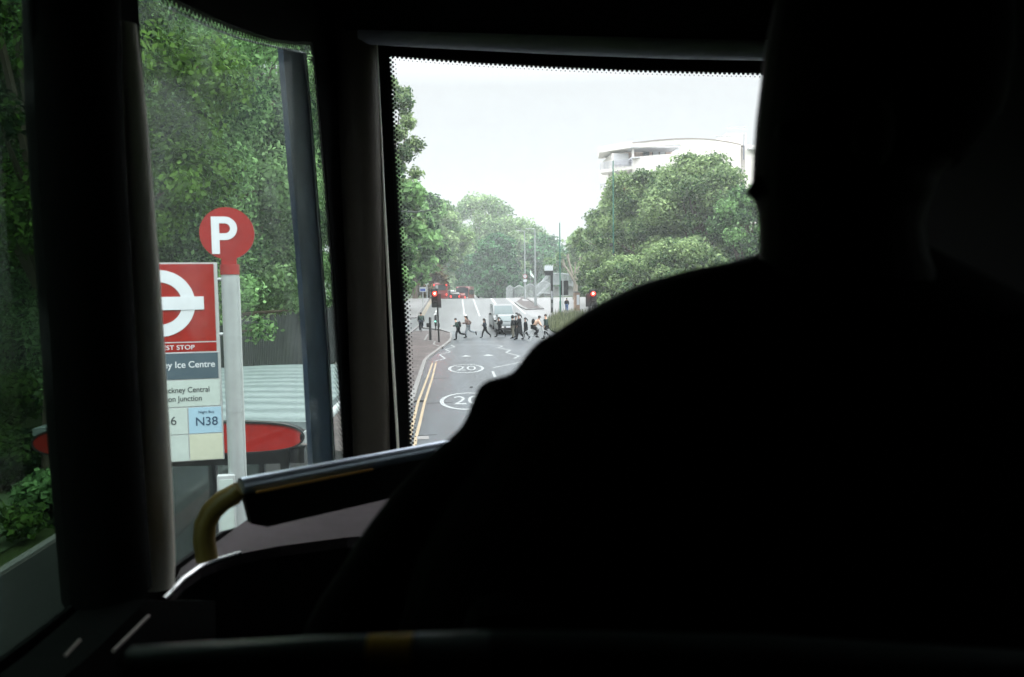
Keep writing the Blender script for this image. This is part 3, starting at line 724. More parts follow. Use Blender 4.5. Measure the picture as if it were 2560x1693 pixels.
rect(275, 883, 538, 885, -.017, .012).build('divider', M['white_enamel'], fl)
rect(275, 886, 535, 951, -.016, .01).build('name_panel', M['slate_enamel'], fl)
rect(275, 955, 537, 1021, -.016, .01).build('towards_panel', M['tile_white'], fl)
for (a, c, e, f_, mm) in ((275, 1025, 378, 1091, 'tile_white'), (380, 1025, 457, 1091, 'tile_white'), (460, 1025, 538, 1091, 'tile_blue'), (275, 1094, 378, 1160, 'tile_cream'), (380, 1094, 457, 1160, 'tile_white'), (460, 1094, 539, 1160, 'tile_cream')):
    rect(a, c, e, f_, -.016, .01).build('route_tile', M[mm], fl)
def ftxt(s, px, py, size, mm, sx=1.0, align='RIGHT', bold=0.0):
    x, z = lp(px, py); text_obj(s, size*S*.86, M[mm], fl, TF(x, z, -.0175), 'lettering', .0005, sx, align, bold)
ftxt('REQUEST STOP', 481, 871, 19, 'white_enamel', 1.1, bold=.0003)
ftxt('Lea Valley Ice Centre', 528, 915, 27, 'white_enamel', .95, bold=.0006)
ftxt('Hackney Central', 513, 979, 23, 'ink_dark', .88, bold=.0003); ftxt('or Clapton Junction', 494, 1001, 23, 'ink_dark', .88, bold=.0003)
ftxt('56', 432, 1057, 36, 'ink_dark', 1); ftxt('N38', 530, 1062, 36, 'ink', 1, bold=.0006); ftxt('Night Bus', 521, 1037, 11, 'ink')
for py in (700, 840): 
    x, z = lp(540, py); MB().tube([(x, 0, z), (x+.05, 0, z)], .012, 8).build('bracket', M['white_metal'], fl)
# timetable case lower on the pole
(ax, az), (bx, bz) = lp(527, 1180), lp(572, 1300)
tt = MB().box(((ax+bx)/2-.01, -.045, (az+bz)/2-.1), (.12, .05, .42)).build('timetable_case', M['grey_metal'], st, bevel=.006)
MB().box(((ax+bx)/2-.01, -.073, (az+bz)/2-.1), (.09, .006, .36)).build('timetable_sheet', M['tile_white'], tt)

# ------------------------------------------------------------ bus shelter
yn = 6.9
zt = at_y(640, 1075, yn).z
pL, pR = at_y(82, 1105, yn), at_y(758, 1100, yn)
sh = thing('bus_shelter', 'bus shelter with grey ribbed roof and red end fascia behind the stop sign', 'bus shelter', ((pL.x+pR.x)/2, yn, .115))
W2 = (pR.x-pL.x)/2; zm = (pL.z+pR.z)/2-.115; Ls = 5.2
def prof(grow=0.0, n=40):
    o = []; hw = W2+grow
    for i in range(n+1):
        u = -math.cos(math.pi*i/n); e = (1-abs(u)**9)**.5; o.append((u*hw, .01+(.105+grow)*e+.04*(1-u*u)))
    for i in range(1, n):
        u = math.cos(math.pi*i/n); e = (1-abs(u)**9)**.5; o.append((u*hw, .01-(.115+grow)*e-.02*(1-u*u)))
    return o
b = MB(); b.prism([(x, 0, zm+z) for x, z in prof()], (0, .05, 0)); fs_ = b.build('fascia', M['red_enamel'], sh)
b = MB(); b.plate([(x, -.01, zm+z) for x, z in prof(.016)], [[(x, -.01, zm+z) for x, z in prof(0.0)]], (0, .08, 0)); b.build('fascia_trim', M['black_metal'], fs_)
text_obj('Ice Centre', .10, M['white_enamel'], fs_, TF(at_y(561, 1103, yn).x-sh.location.x, at_y(561, 1103, yn).z-.115, -.004), 'lettering', .001, 1, 'RIGHT')
b = MB(); nn = 20
for j in range(2): pass
rings = []
for y in (.07, Ls):
    rings.append([(W2*1.03*(-1+2*i/nn), y, zm+.115+.035*(1-(-1+2*i/nn)**2)+.012) for i in range(nn+1)] + [(W2*1.03*(1-2*i/nn), y, zm+.06+.035*(1-(1-2*i/nn)**2)) for i in range(nn+1)])
b.loft(rings); b.build('roof', M['roof_sheet'], sh)
for s_ in (1,):
    MB().tube([(s_*W2*1.02, 0.0, zm), (s_*W2*1.02, Ls, zm)], .055, 12).build('gutter', M['grey_metal'], sh, True)
for y in (.25, 2.7, 5.0):
    MB().box((-.5, y, zm/2), (.09, .09, zm-.1)).build('post', M['black_metal'], sh); MB().box((W2-.22, y, zm/2), (.08, .08, zm-.1)).build('post', M['black_metal'], sh)
MB().box((.1, .3, zm-.22), (W2*1.75, .1, .14)).build('beam', M['black_metal'], sh)
MB().box((-.5, 2.6, 1.15), (.012, 4.5, 1.7)).build('glass_panel', M['shelter_glass'], sh)
MB().box((-.1, 2.6, .62), (.3, 3.6, .05)).build('bench', M['red_enamel'], sh, bevel=.01)
for y in (1.2, 4.0): MB().box((-.1, y, .3), (.06, .06, .6)).build('bench_leg', M['black_metal'], sh)

# ------------------------------------------------------------ street lamps, poles, signals
def lamp_post(px, pybase, pytop, label, m='white_metal', r=.09, arm=-1, grp='street lamps on the rising road', name='street_lamp'):
    p = gp(px, pybase); h = at_y(px, pytop, p.y).z-p.z; t = thing(name, label, 'street lamp', p, 0, grp)
    MB().tube([(0, 0, 0), (0, 0, 1.3)], [r*1.5, r*1.5], 12).build('base', M[m], t, True)
    MB().tube([(0, 0, 1.3), (0, 0, h)], [r, r*.7], 12).build('pole', M[m], t, True)
    if arm:
        MB().tube([(0, 0, h-.06), (arm*.6, 0, h)], .035, 8).build('arm', M['grey_metal'], t)
        MB().box((arm*.85, 0, h+.01), (.55, .22, .09)).build('lamp_head', M['grey_metal'], t, bevel=.02)
    return t
l1 = lamp_post(1313, 748, 577, 'white lamp post with a round speed sign, left of the pair', r=.10)
lamp_post(1339, 766, 572, 'taller white lamp post, right of the pair', r=.11)
lp_ = lamp_post(1401, 784, 557, 'tall thin green pole behind the grass verge', 'green_metal', .075, 0, None, 'street_pole'); lp_['category'] = 'pole'
g2 = lamp_post(1534, 790, 402, 'tallest green lamp post in front of the right-hand trees', 'green_metal', .085, 0, None); 
bx = MB(); zz = at_y(1534, 612, g2.location.y).z-g2.location.z; bx.box((-.22, 0, zz), (.3, .25, .36)); bx.build('camera_box', M['black_metal'], g2)
zz = at_y(1534, 640, g2.location.y).z-g2.location.z; MB().box((0, -.12, zz), (.22, .2, .55)).build('control_box', M['black_metal'], g2)
def disc_sign(parent, z, r, face, ringm, txt=None, y=-.14, x=0):
    n = 28; o = MB().prism([(x+r*math.cos(2*math.pi*i/n), y, z+r*math.sin(2*math.pi*i/n)) for i in range(n)], (0, .02, 0)).build('sign_plate', ringm, parent)
    MB().prism([(x+r*.76*math.cos(2*math.pi*i/n), y-.006, z+r*.76*math.sin(2*math.pi*i/n)) for i in range(n)], (0, .005, 0)).build('sign_face', face, o)
    if txt: text_obj(txt, r*1.0, M['ink_dark'], o, TF(x, z, y-.009), 'lettering', .001)
disc_sign(l1, at_y(1313, 691, l1.location.y).z-l1.location.z, .32, M['white_enamel'], M['red_enamel'], '20')
MB().box((0, -.14, at_y(1313, 702, l1.location.y).z-l1.location.z), (.5, .02, .32)).build('sub_plate', M['white_enamel'], l1)

def traffic_light(loc, hz, label, rz=0, s=1.0, mirror=1, lit=True, grp='traffic lights at the crossing'):
    t = thing('traffic_light', label, 'traffic light', loc, rz, grp)
    MB().tube([(0, 0, 0), (0, 0, hz+.15)], .057, 12).build('pole', M['black_metal'], t, True)
    MB().box((-mirror*.16, -.02, hz-.45), (.44, .06, 1.18)).build('backing_board', M['black_metal'], t, bevel=.02)
    hd = MB().box((-mirror*.16, -.12, hz-.45), (.27, .16, .96)).build('signal_head', M['black_plastic'], t, bevel=.02)
    side = MB().box((mirror*.12, -.02, hz-.62), (.24, .2, .9)).build('side_head', M['black_plastic'], t, bevel=.02)
    for k, (z, mm) in enumerate(((hz-.14, 'lamp_red'), (hz-.45, 'black_plastic'), (hz-.76, 'black_plastic'))):
        n = 20; r = .125
        ln = MB().prism([(-mirror*.16+r*math.cos(2*math.pi*i/n), -.215, z+r*math.sin(2*math.pi*i/n)) for i in range(n)], (0, .02, 0)).build('lens', M[mm], hd)
        if k == 0: MB().ellipsoid((-mirror*.16, -.21, z), (.05, .03, .05)).build('lamp', M['lamp_core'], ln, True)
        if k == 0:
            ld = bpy.data.lights.new('lamp_glow', 'POINT'); ld.energy = 25; ld.color = (1, .04, .02); ld.shadow_soft_size = .08
            lo = bpy.data.objects.new('lamp_glow', ld); COL.objects.link(lo); lo.parent = hd; lo.location = (-mirror*.16, -.42, z-.05)
        pts = [(-mirror*.16+.14*math.cos(a), z+.14*math.sin(a)) for a in [math.pi*i/10 for i in range(11)]]
        b = MB(); vs = [(x, -.2, zq) for x, zq in pts]+[(x, -.36, zq-.02) for x, zq in pts]; b.add(vs, [(i, i+1, 12+i, 11+i) for i in range(10)]); b.build('visor', M['black_plastic'], hd)
    MB().box((mirror*.02, -.05, 1.1), (.14, .14, .26)).build('push_button_box', M['black_plastic'], t, bevel=.01)
    return t
pl = gp(1097.5, 856, .12); hz = at_y(1090, 728, pl.y).z-pl.z
tl = traffic_light(pl, hz, 'red traffic light on the left pavement by the crossing', mirror=1)
tl.rotation_euler = (0, R(-1.2), R(4))
MB().box((0, 0, hz+.26), (.16, .14, .2)).build('detector', M['white_metal'], tl, bevel=.01)
pr = gp(1473, 852, .0); pr = Vector((at_y(1475, 800, 53).x, 53, .12)); hz = at_y(1472, 729, 53).z-.12
tr_ = traffic_light(pr, hz, 'red traffic light on the right beside the dark shoulder', mirror=-1)
tr_.scale = (1.25, 1.0, 1.0)
# black push-button post
p = gp(1076, 850, .12); t = thing('push_button_post', 'short black push button post left of the traffic light', 'post', p)
MB().cyl((0, 0, 0), .085, 1.5, 14).build('post_body', M['black_metal'], t, True); MB().box((-.16, -.04, 1.0), (.16, .16, .28)).build('button_box', M['black_plastic'], t, bevel=.01)
MB().ellipsoid((0, 0, 1.5), (.085, .085, .05)).build('cap', M['black_metal'], t, True)
# small green-lit crossing signal beyond
p = gp(1091, 823); p = Vector((gp(1089.5, 826).x, gp(1089.5, 826).y, .0)); t = thing('crossing_signal', 'low black crossing signal with green light behind the left traffic light', 'crossing signal', p, 0)
MB().cyl((0, 0, 0), .05, 1.35, 10).build('pole', M['black_metal'], t, True); hd = MB().box((0, 0, .95), (.2, .2, .95)).build('signal_head', M['black_plastic'], t, bevel=.05)
MB().ellipsoid((-.02, -.1, .86), (.05, .02, .05)).build('green_lens', M['lamp_green'], hd, True)
# sign posts on the left pavement of the rising road
p = gp(1058, 771); t = thing('road_sign', 'small blue and white road sign on a pole at the left pavement', 'road sign', p); z = at_y(1058, 724, p.y).z-p.z
MB().cyl((0, 0, 0), .05, z+.3, 10).build('pole', M['grey_metal'], t, True); pn = MB().box((0, -.07, z), (.75, .03, .55)).build('sign_plate', M['white_enamel'], t)
MB().box((0, -.09, z-.04), (.6, .01, .3)).build('blue_panel', mat('sign_blue', (.04, .08, .35), .5), pn)
p = gp(1068, 754); t = thing('sign_pole', 'thin grey pole behind the blue and white sign', 'pole', p); z = at_y(1068, 705, p.y).z-p.z
MB().cyl((0, 0, 0), .05, z, 8).build('pole', M['grey_metal'], t); MB().box((0, -.06, z-.2), (.45, .03, .35)).build('sign_plate', M['grey_metal'], t)
# keep-left bollard on the refuge
t = thing('refuge_bollard', 'yellow and white keep left bollard on the central refuge', 'bollard', (c0.x+.1, c0.y-1.0, gz(c0.y)+.14))
MB().box((0, 0, .5), (.34, .2, .7), taper=.95).build('yellow_body', mat('bollard_yellow', (.75, .72, .18), .5), t, bevel=.05)
hd = MB().box((0, 0, 1.02), (.34, .2, .34)).build('white_head', M['white_enamel'], t, bevel=.06)
n = 20; MB().prism([(.12*math.cos(2*math.pi*i/n), -.115, 1.02+.12*math.sin(2*math.pi*i/n)) for i in range(n)], (0, .012, 0)).build('arrow_disc', mat('arrow_blue', (.03, .2, .6), .5), hd)
t = thing('belisha_pole', 'thin white pole on the central refuge', 'pole', (c0.x-.15, c0.y+.4, gz(c0.y)+.14)); MB().cyl((0, 0, 0), .06, 2.3, 8).build('pole', M['white_metal'], t); MB().ellipsoid((0, 0, 2.42), (.16, .16, .16)).build('globe', M['white_metal'], t, True)
# red sign + round sign at the far right of the crest
p = gp(1243, 745.5); t = thing('far_signal', 'far red signal box beside a white round sign at the crest', 'traffic signal', (p.x, p.y, p.z)); z = at_y(1240, 722, p.y).z-p.z
MB().cyl((0, .1, 0), .06, z+.2, 8).build('pole', M['black_metal'], t)
q = MB().box((-.28, 0, z), (.42, .2, .85)).build('signal_head', M['black_plastic'], t, bevel=.02); MB().box((-.28, -.12, z+.2), (.34, .03, .36)).build('red_lens', M['tail_lamp'], q); MB().box((-.28, -.12, z-.2), (.3, .03, .32)).build('white_plate', M['white_enamel'], q)
disc_sign(t, z+.16, .27, M['white_enamel'], M['red_enamel'], None, -.05, .3)
# black totem
p = gp(1380, 782); t = thing('totem_sign', 'tall black totem with white saw-toothed board on top', 'sign', p); zt_ = at_y(1380, 678, p.y).z-p.z
MB().box((0, 0, zt_/2), (.26, .16, zt_)).build('totem_post', M['black_metal'], t, bevel=.01)
MB().box((-.28, -.0, zt_-.22), (.86, .2, .5)).build('black_panel', M['black_metal'], t)
sx0, sx1, sz0 = -.78, .14, zt_+.06; sp = [(sx0, sz0)] + [(sx1, sz0), (sx1, sz0+.62)]
for i in range(4): xx = sx1-(i+1)*.23; sp += [(xx, sz0+.42), (xx, sz0+.66)]
sp = sp[:-1]+[(sx0, sz0+.66)]
MB().prism([(x, -.06, z) for x, z in sp], (0, .12, 0)).build('saw_tooth_board', M['white_enamel'], t)
MB().box((0, -.09, zt_*.42), (.09, .02, .9)).build('white_strip', M['white_enamel'], t); MB().box((0, -.09, zt_*.18), (.07, .02, .5)).build('white_strip', M['grey_metal'], t)
MB().box((-.4, 0, at_y(1370, 736, p.y).z-p.z), (.75, .06, .05)).build('side_arm', M['black_metal'], t)
# back of a rectangular sign on a grey post
p = gp(1407.5, 788); t = thing('sign_board', 'dark rear of a rectangular road sign on a pale post', 'road sign', p); z = at_y(1412, 720, p.y).z-p.z; zz = at_y(1407, 697, p.y).z-p.z
MB().cyl((0, -.06, 0), .055, zz, 8).build('post', M['grey_metal'], t); MB().box((.18, .02, z), (.8, .04, 1.5)).build('board', M['black_metal'], t, bevel=.02)
# feather flag
p = at_y(1326, 745, 118); t = thing('banner_flag', 'small white pennant on a thin pole between the lamp posts', 'flag', (p.x, 118, gz(118))); zf = at_y(1326, 673, 118).z-gz(118)
MB().cyl((0, 0, 0), .03, zf, 6).build('pole', M['white_metal'], t)
MB().prism([(0, 0, zf), (.25, .02, zf-.6), (.62, .05, zf-1.15), (.6, .02, zf-1.4), (0, 0, zf-.9)], (0, .01, 0)).build('pennant', mat('pennant_cloth', (.6, .75, .66), .8), t)
# brick gate pier
p = gp(1443, 777); t = thing('gate_pier', 'pale brick gate pier beyond the walking person', 'gate pier', p); MB().box((0, .3, 1.0), (.6, .6, 2.0)).build('pier', M['brick_wall'], t); MB().box((0, .3, 2.06), (.74, .74, .12)).build('cap', M['kerb'], t)
MB().box((.1, -.03, 1.2), (.3, .03, 1.1)).build('notice', M['white_enamel'], t)

# ------------------------------------------------------------ footbridge and railings
def arch_rail(label, x0, x1, y, zb, h0, rise, name, post=.10, m='white_metal', bars=24, base_rise=0.0):
    t = thing(name, label, 'railing', ((x0+x1)/2, y, zb)); L = x1-x0; n = 20
    top = [(-L/2+L*i/n, 0, h0+rise*math.sin(math.pi*i/n)) for i in range(n+1)]; bot = [(-L/2+L*i/n, 0, .12+base_rise*math.sin(math.pi*i/n)) for i in range(n+1)]
    MB().tube(top, .07, 6).build('top_rail', M[m], t, True); MB().tube(bot, .06, 6).build('bottom_rail', M[m], t, True)
    b = MB()
    for i in range(bars+1):
        u = i/bars; x = -L/2+L*u; b.tube([(x, 0, .12+base_rise*math.sin(math.pi*u)), (x, 0, h0+rise*math.sin(math.pi*u))], .018, 4)
    b.build('bars', M['grey_metal'], t)
    for x in (-L/2, L/2): MB().box((x, 0, (h0+.2)/2), (post*2, post*2, h0+.3)).build('post', M[m], t)
    return t
def X(px, y): return at_y(px, 740, y).x
def Zy(py, y, px=1340): return at_y(px, py, y).z
for (a, c, y, pt, pm, lab) in ((1266, 1284, 122, 722, 714, 'short white arched railing panel, leftmost by the crest'), (1284, 1312, 122, 722, 712, 'white arched railing panel left of the lamp post'), (1312, 1338, 122, 718, 710, 'white arched railing panel between the lamp posts')):
    zb = Zy(748, y); arch_rail(lab, X(a, y), X(c, y), y, zb, Zy(pt, y)-zb, .5, 'arched_railing', .06)
y = 112; zb = Zy(735, y)
arch_rail('near arched parapet of the white footbridge', X(1338, y), X(1382, y), y, zb-.3, Zy(719, y)-zb+.3, .9, 'bridge_parapet', .08, bars=30, base_rise=.3)
fb = thing('footbridge', 'white arched pedestrian bridge at the right of the road', 'footbridge', (X(1392, 128), 128, gz(112)+.0))
y = 128; xl, xr = X(1346, y)-X(1392, y), X(1442, y)-X(1392, y); zb = fb.location.z
zl, zm_, zr = Zy(720, y)-zb, Zy(684, y)-zb, Zy(690, y)-zb
pts = [(xl, 0, zl), (xl+(xr-xl)*.30, 0, zm_-.1), (xl+(xr-xl)*.55, 0, zm_), (xl+(xr-xl)*.8, 0, zm_-.2), (xr, 0, zr-.1)]
dk = [(p[0], 0, max(.2, p[2]-1.5)) for p in pts]
for dy in (0, 3.0):
    MB().tube([(p[0], dy, p[2]) for p in pts], .09, 6).build('handrail', M['white_metal'], fb); b = MB()
    for i in range(60):
        u = i/59*4; k = min(3, int(u)); f_ = u-k; a = Vector(pts[k]).lerp(Vector(pts[k+1]), f_); c = Vector(dk[k]).lerp(Vector(dk[k+1]), f_)
        b.tube([(a.x, dy, a.z), (c.x, dy, c.z)], .025, 4)
    b.build('bars', M['white_metal'], fb)
MB().prism([(p[0], 0, p[2]) for p in dk]+[(p[0], 0, p[2]-.4) for p in reversed(dk)], (0, 3, 0)).build('deck', M['white_metal'], fb)
for x in (xl+1.2, xr-.3):
    for dy in (.1, 2.9): MB().box((x, dy, 1.2), (.25, .25, 2.6)).build('pier', M['white_metal'], fb)
MB().prism([(xl+.5, 1.5, 0), (xr, 1.5, 0), (xr, 1.5, 1.8), (xl+2.5, 1.5, 1.6)], (0, .25, 0)).build('abutment', M['render_grey'], fb)

# ------------------------------------------------------------ curved white apartment building
YB = 112.0
bd = thing('apartment_block', 'curved white apartment block with balconies above the right-hand trees', 'building', (at_y(1680, 400, YB).x, YB, 0))
ox = bd.location.x
def bx_(px, dy=0.0): return at_y(px, 360, YB+dy).x-ox
def bz_(py, dy=0.0): return at_y(1650, py, YB+dy).z
xa, xb = bx_(1576), bx_(1852)
def arcy(x): u = (x-xa)/(xb-xa); return -4.5*math.sin(math.pi*min(1, max(0, .08+.92*u)))
xs_ = [xa+(xb-xa)*i/24 for i in range(25)]
ztop = bz_(347, -4.5); z_lo_head, z_lo_sill = bz_(369, -2), bz_(391, -2)
xl0, xl1 = bx_(1580), bx_(1680)
def wallpoly(x_list, z0, z1, th=.4):
    b = MB(); vs = []; fs = []
    for x in x_list: y = arcy(x); vs += [(x, y, z0), (x, y, z1), (x, y+th, z1), (x, y+th, z0)]
    for i in range(len(x_list)-1):
        for k in range(4): fs.append((4*i+k, 4*i+(k+1) % 4, 4*i+4+(k+1) % 4, 4*i+4+k))
    n = len(x_list)-1; fs += [(0, 1, 2, 3), (4*n, 4*n+1, 4*n+2, 4*n+3)]; return b.add(vs, fs)
wl = wallpoly(xs_, 0, z_lo_sill).build('lower_wall', M['render_white'], bd)
wallpoly([xa, xl0], z_lo_sill, z_lo_head).build('wall_pier', M['render_white'], bd)
wallpoly([x for x in xs_ if x > xl1], z_lo_sill, z_lo_head).build('wall', M['render_white'], bd)
wallpoly(xs_, z_lo_head, ztop).build('parapet', M['render_white'], bd)
cp = wallpoly(xs_, ztop, ztop+.10, .6); cp.v = [(x, y-.08, z) for x, y, z in cp.v]; cp.build('coping', mat('coping_brown', (.30, .25, .24), .8), bd)
MB().box(((xl0+xl1)/2, 2.0, (z_lo_head+z_lo_sill)/2), (xl1-xl0+1, .3, z_lo_head-z_lo_sill)).build('recess_wall', mat('recess_pink', (.62, .48, .42), .8), bd)
MB().box(((xl0+xl1)/2, 0, z_lo_head+.1), (xl1-xl0+1, 3.8, .15)).build('recess_ceiling', M['render_grey'], bd)
MB().box(((xl0+xl1)/2, 0, z_lo_sill-.12), (xl1-xl0+1, 3.8, .15)).build('recess_floor', M['render_grey'], bd)
def win(px0, px1, py0, py1, y, m='glass_dark', fr='white_metal'):
    x0, x1 = bx_(px0, y), bx_(px1, y); z1, z0 = at_y((px0+px1)/2, py0, YB+y).z, at_y((px0+px1)/2, py1, YB+y).z
    f = MB().box(((x0+x1)/2, y-.02, (z0+z1)/2), (x1-x0+.16, .1, z1-z0+.16)).build('window', M[fr], bd); MB().box(((x0+x1)/2, y-.09, (z0+z1)/2), (x1-x0, .05, z1-z0)).build('pane', M[m], f)
win(1609, 1622, 376, 392, 1.8); win(1632, 1646, 373, 391, 1.8, 'render_grey', 'glass_dark'); win(1650, 1662, 371, 390, 1.8, 'render_grey', 'glass_dark')
win(1779, 1792, 369, 383, arcy(bx_(1786))-.02, 'render_white', 'glass_dark'); win(1823, 1831, 373, 388, arcy(bx_(1827))-.05)
# body, roof and left wing with balconies
MB().box(((xa+xb)/2, 9, ztop/2-.3), (xb-xa, 14, ztop-.6)).build('body', M['render_white'], bd)
lx0, lx1 = bx_(1533), bx_(1574)
MB().box(((lx0+lx1)/2, 5.5, ztop/2-.6), (lx1-lx0, 9.5, ztop-1.0)).build('left_wing', M['render_white'], bd)
MB().prism([(bx_(1506), 2.5, bz_(374)), (bx_(1574), -1.6, bz_(374)), (bx_(1574), 8, bz_(374)), (bx_(1520), 8, bz_(374))], (0, 0, .9)).build('roof_overhang', M['render_white'], bd)
for k in range(3):
    dz = -k*3.05
    zs = bz_(428)+dz
    bl_ = MB().prism([(bx_(1505), 1.5, zs), (bx_(1574), -2.2, zs), (bx_(1574), 3, zs), (bx_(1520), 4, zs)], (0, 0, .45)).build('balcony', M['render_white'], bd)
    b = MB(); a, c = Vector((bx_(1505), 1.5, 0)), Vector((bx_(1572), -2.2, 0))
    for j in range(7): z = zs+.55+j*.15; b.tube([(a.x, a.y, z), (c.x, c.y, z)], .03, 4)
    for j in range(9): q = a.lerp(c, j/8); b.tube([(q.x, q.y, zs+.4), (q.x, q.y, zs+1.5)], .03, 4)
    b.build('railing', mat('rail_grey', (.35, .36, .42), .5), bl_)
    win(1536, 1570, 386+k*53, 412+k*53, .68, 'render_grey', 'render_grey')
MB().box((bx_(1845), 3, ztop+.9), (bx_(1868)-bx_(1820), 5, 1.8)).build('roof_house', M['render_white'], bd)
b = MB(); zr_ = bz_(318, 0)
b.box((bx_(1843), .3, zr_), (bx_(1866)-bx_(1822), .5, .12)); b.box((bx_(1798), -2, bz_(341, -2)), (bx_(1818)-bx_(1778), .4, .1)); b.build('roof_edge', M['render_grey'], bd)
MB().tube([(bx_(1858), arcy(xb)-.3, bz_(400)), (bx_(1858), arcy(xb)-.3, bz_(335))], .07, 6).build('downpipe', mat('pipe_blue', (.05, .08, .16), .5), bd)
MB().box((bx_(1905), 3, bz_(363)/2), (bx_(1945)-bx_(1862), 6, bz_(363))).build('right_wing', M['render_white'], bd)
MB().box((bx_(1900), -.3, bz_(372)), (bx_(1930)-bx_(1868), .5, .35)).build('canopy', M['render_grey'], bd)
# brick house far left (slim sight in the leftmost window)
hb = thing('brick_house', 'tan brick building at the extreme left edge of the leftmost window', 'building', (-34, 20, 0))
MB().box((0, 0, 4.5), (8, 12, 9)).build('wall', M['brick_wall'], hb)
for k in range(3):
    for j in range(3):
        f = MB().box((4.02, -3.5+3.5*j, 1.8+2.8*k), (.1, 1.2, 1.5)).build('window', M['white_metal'], hb); MB().box((4.08, -3.5+3.5*j, 1.8+2.8*k), (.04, 1.0, 1.3)).build('pane', M['glass_dark'], f)
MB().prism([(-4.3, -6.3, 9), (4.3, -6.3, 9), (0, -6.3, 11.5)], (0, 12.6, 0)).build('roof', M['bark'], hb)

# ------------------------------------------------------------ vehicles
def rr(x, y, z0, z1, hw, n=4, rad=.15):       # rounded rectangle ring in the xz-plane at y
    pts = []
    for (cx, cz, a0) in ((hw-rad, z1-rad, 0), (-hw+rad, z1-rad, 90), (-hw+rad, z0+rad, 180), (hw-rad, z0+rad, 270)):
        for k in range(n+1): a = R(a0+90*k/n); pts.append((x+cx+rad*math.cos(a), y, cz+rad*math.sin(a)))
    return pts
def wheel(parent, x, y, r, w0=.22):
    t = MB().tube([(x-w0/2, y, r), (x+w0/2, y, r)], r, 20).build('wheel', M['tyre'], parent, True)
    MB().tube([(x-w0/2-.01, y, r), (x+w0/2+.01, y, r)], r*.6, 16).build('rim', M['rim'], t, True)
def vehicle(name, label, cat, loc, rz, paint, st, cab, wheels, hw, glass='glass_car', plate='white_enamel', grp=None, lights='head', gril=True):
    """nose points to local -y; st: stations of the lower body; cab: stations of the cabin"""
    t = thing(name, label, cat, loc, rz, grp)
    MB().loft([rr(0, y, z0, z1, h_, rad=min(.14, (z1-z0)/2.2)) for (y, z0, z1, h_) in st]).build('body', paint, t, True)
    MB().loft([rr(0, y, z0, z1, h_, rad=.07) for (y, z0, z1, h_) in cab]).build('cabin', paint, t, True)
    return t
def van_like(name, label, loc, rz, paint, cat='van', L=4.9, H=1.95, hw=.97, nose=1.05, hood=1.15, rake=.8, wr=.34, grp=None, glass='glass_car'):
    st_ = [(-L/2, .35, .75, hw*.82), (-L/2+.12, .28, .92, hw*.95), (-L/2+nose*.6, .25, hood, hw), (0, .25, hood+.05, hw), (L/2-.1, .25, hood+.05, hw), (L/2, .35, hood, hw*.95)]
    y1 = -L/2+nose; cab_ = [(y1-.15, hood-.2, hood+.02, hw*.93), (y1+rake*.55, hood-.2, H-.35*(H-hood), hw*.90), (y1+rake, hood-.2, H-.04, hw*.86), (y1+rake+.6, hood-.2, H, hw*.87), (L/2-.55 if cat != 'car' else L/2-1.0, hood-.2, H-.03, hw*.87), (L/2-.05, hood-.2, hood+.25 if cat == 'car' else H-.15, hw*.86)]
    t = vehicle(name, label, cat, loc, rz, paint, st_, cab_, None, hw, grp=grp)
    # windscreen lying on the raked cabin front
    za, zb_ = hood+.06, H-.12; f = lambda z: y1-.15+(rake+.15)*((z-hood)/(H-hood))**1.25
    b = MB(); ww = hw*.80
    n = 6; vs = []
    for i in range(n+1):
        z = za+(zb_-za)*i/n; yv = f(z)-.035; wi = ww*(1-.07*i/n); vs += [(-wi, yv+.05, z), (-wi*.5, yv, z), (wi*.5, yv, z), (wi, yv+.05, z)]
    b.add(vs, [(4*i+k, 4*i+k+1, 4*i+k+5, 4*i+k+4) for i in range(n) for k in range(3)])
    b.build('windscreen', M[glass], t, True)
    for s_ in (-1, 1):
        b = MB(); b.prism([(s_*hw*.90, y1+rake*.55, hood+.06), (s_*hw*.90, L/2-.9, hood+.06), (s_*hw*.885, L/2-1.1, H-.16), (s_*hw*.885, y1+rake+.1, H-.16)], (s_*.012, 0, 0)); b.build('side_window', M[glass], t)
        b = MB(); b.box((s_*(hw+.12), y1+.15, hood+.12), (.2, .1, .16)); b.build('mirror', M['black_plastic'], t, bevel=.02)
        MB().box((s_*hw*.70, -L/2+.07, hood-.36), (.36, .16, .15)).build('headlight', M['head_lamp'], t, bevel=.03)
        MB().box((s_*hw*.82, L/2-.02, hood-.2), (.14, .06, .3)).build('tail_light', M['tail_lamp'], t)
        for yy in (-L/2+.85, L/2-.85): wheel(t, s_*(hw-.12), yy, wr)
    MB().box((0, -L/2+.02, hood-.40), (.78, .12, .2)).build('grille', M['black_plastic'], t, bevel=.02)
    MB().box((0, -L/2-.03, .42), (1.5, .14, .17)).build('bumper', M['black_plastic'], t, bevel=.03)
    MB().box((0, -L/2-.11, .56), (.52, .02, .12)).build('number_plate', M['white_enamel'], t)
    return t
p = gp(1262, 833.5); pv = at_y(1261, 820, 61.5)
van_like('van', 'pale grey van waiting behind the silver car at the crossing', (pv.x, 64.6, gz(64.6)), R(2), M['dark_van_paint'], 'van', 4.9, 2.05, .98, 1.0, 1.15, .75)
pc = at_y(1272, 830, 57.5)
van_like('car', 'silver car stopped in front of the van at the crossing', (pc.x, 59.9, gz(59.9)), R(2), M['silver_paint'], 'car', 4.1, 1.46, .85, 1.05, .88, .8, .31)
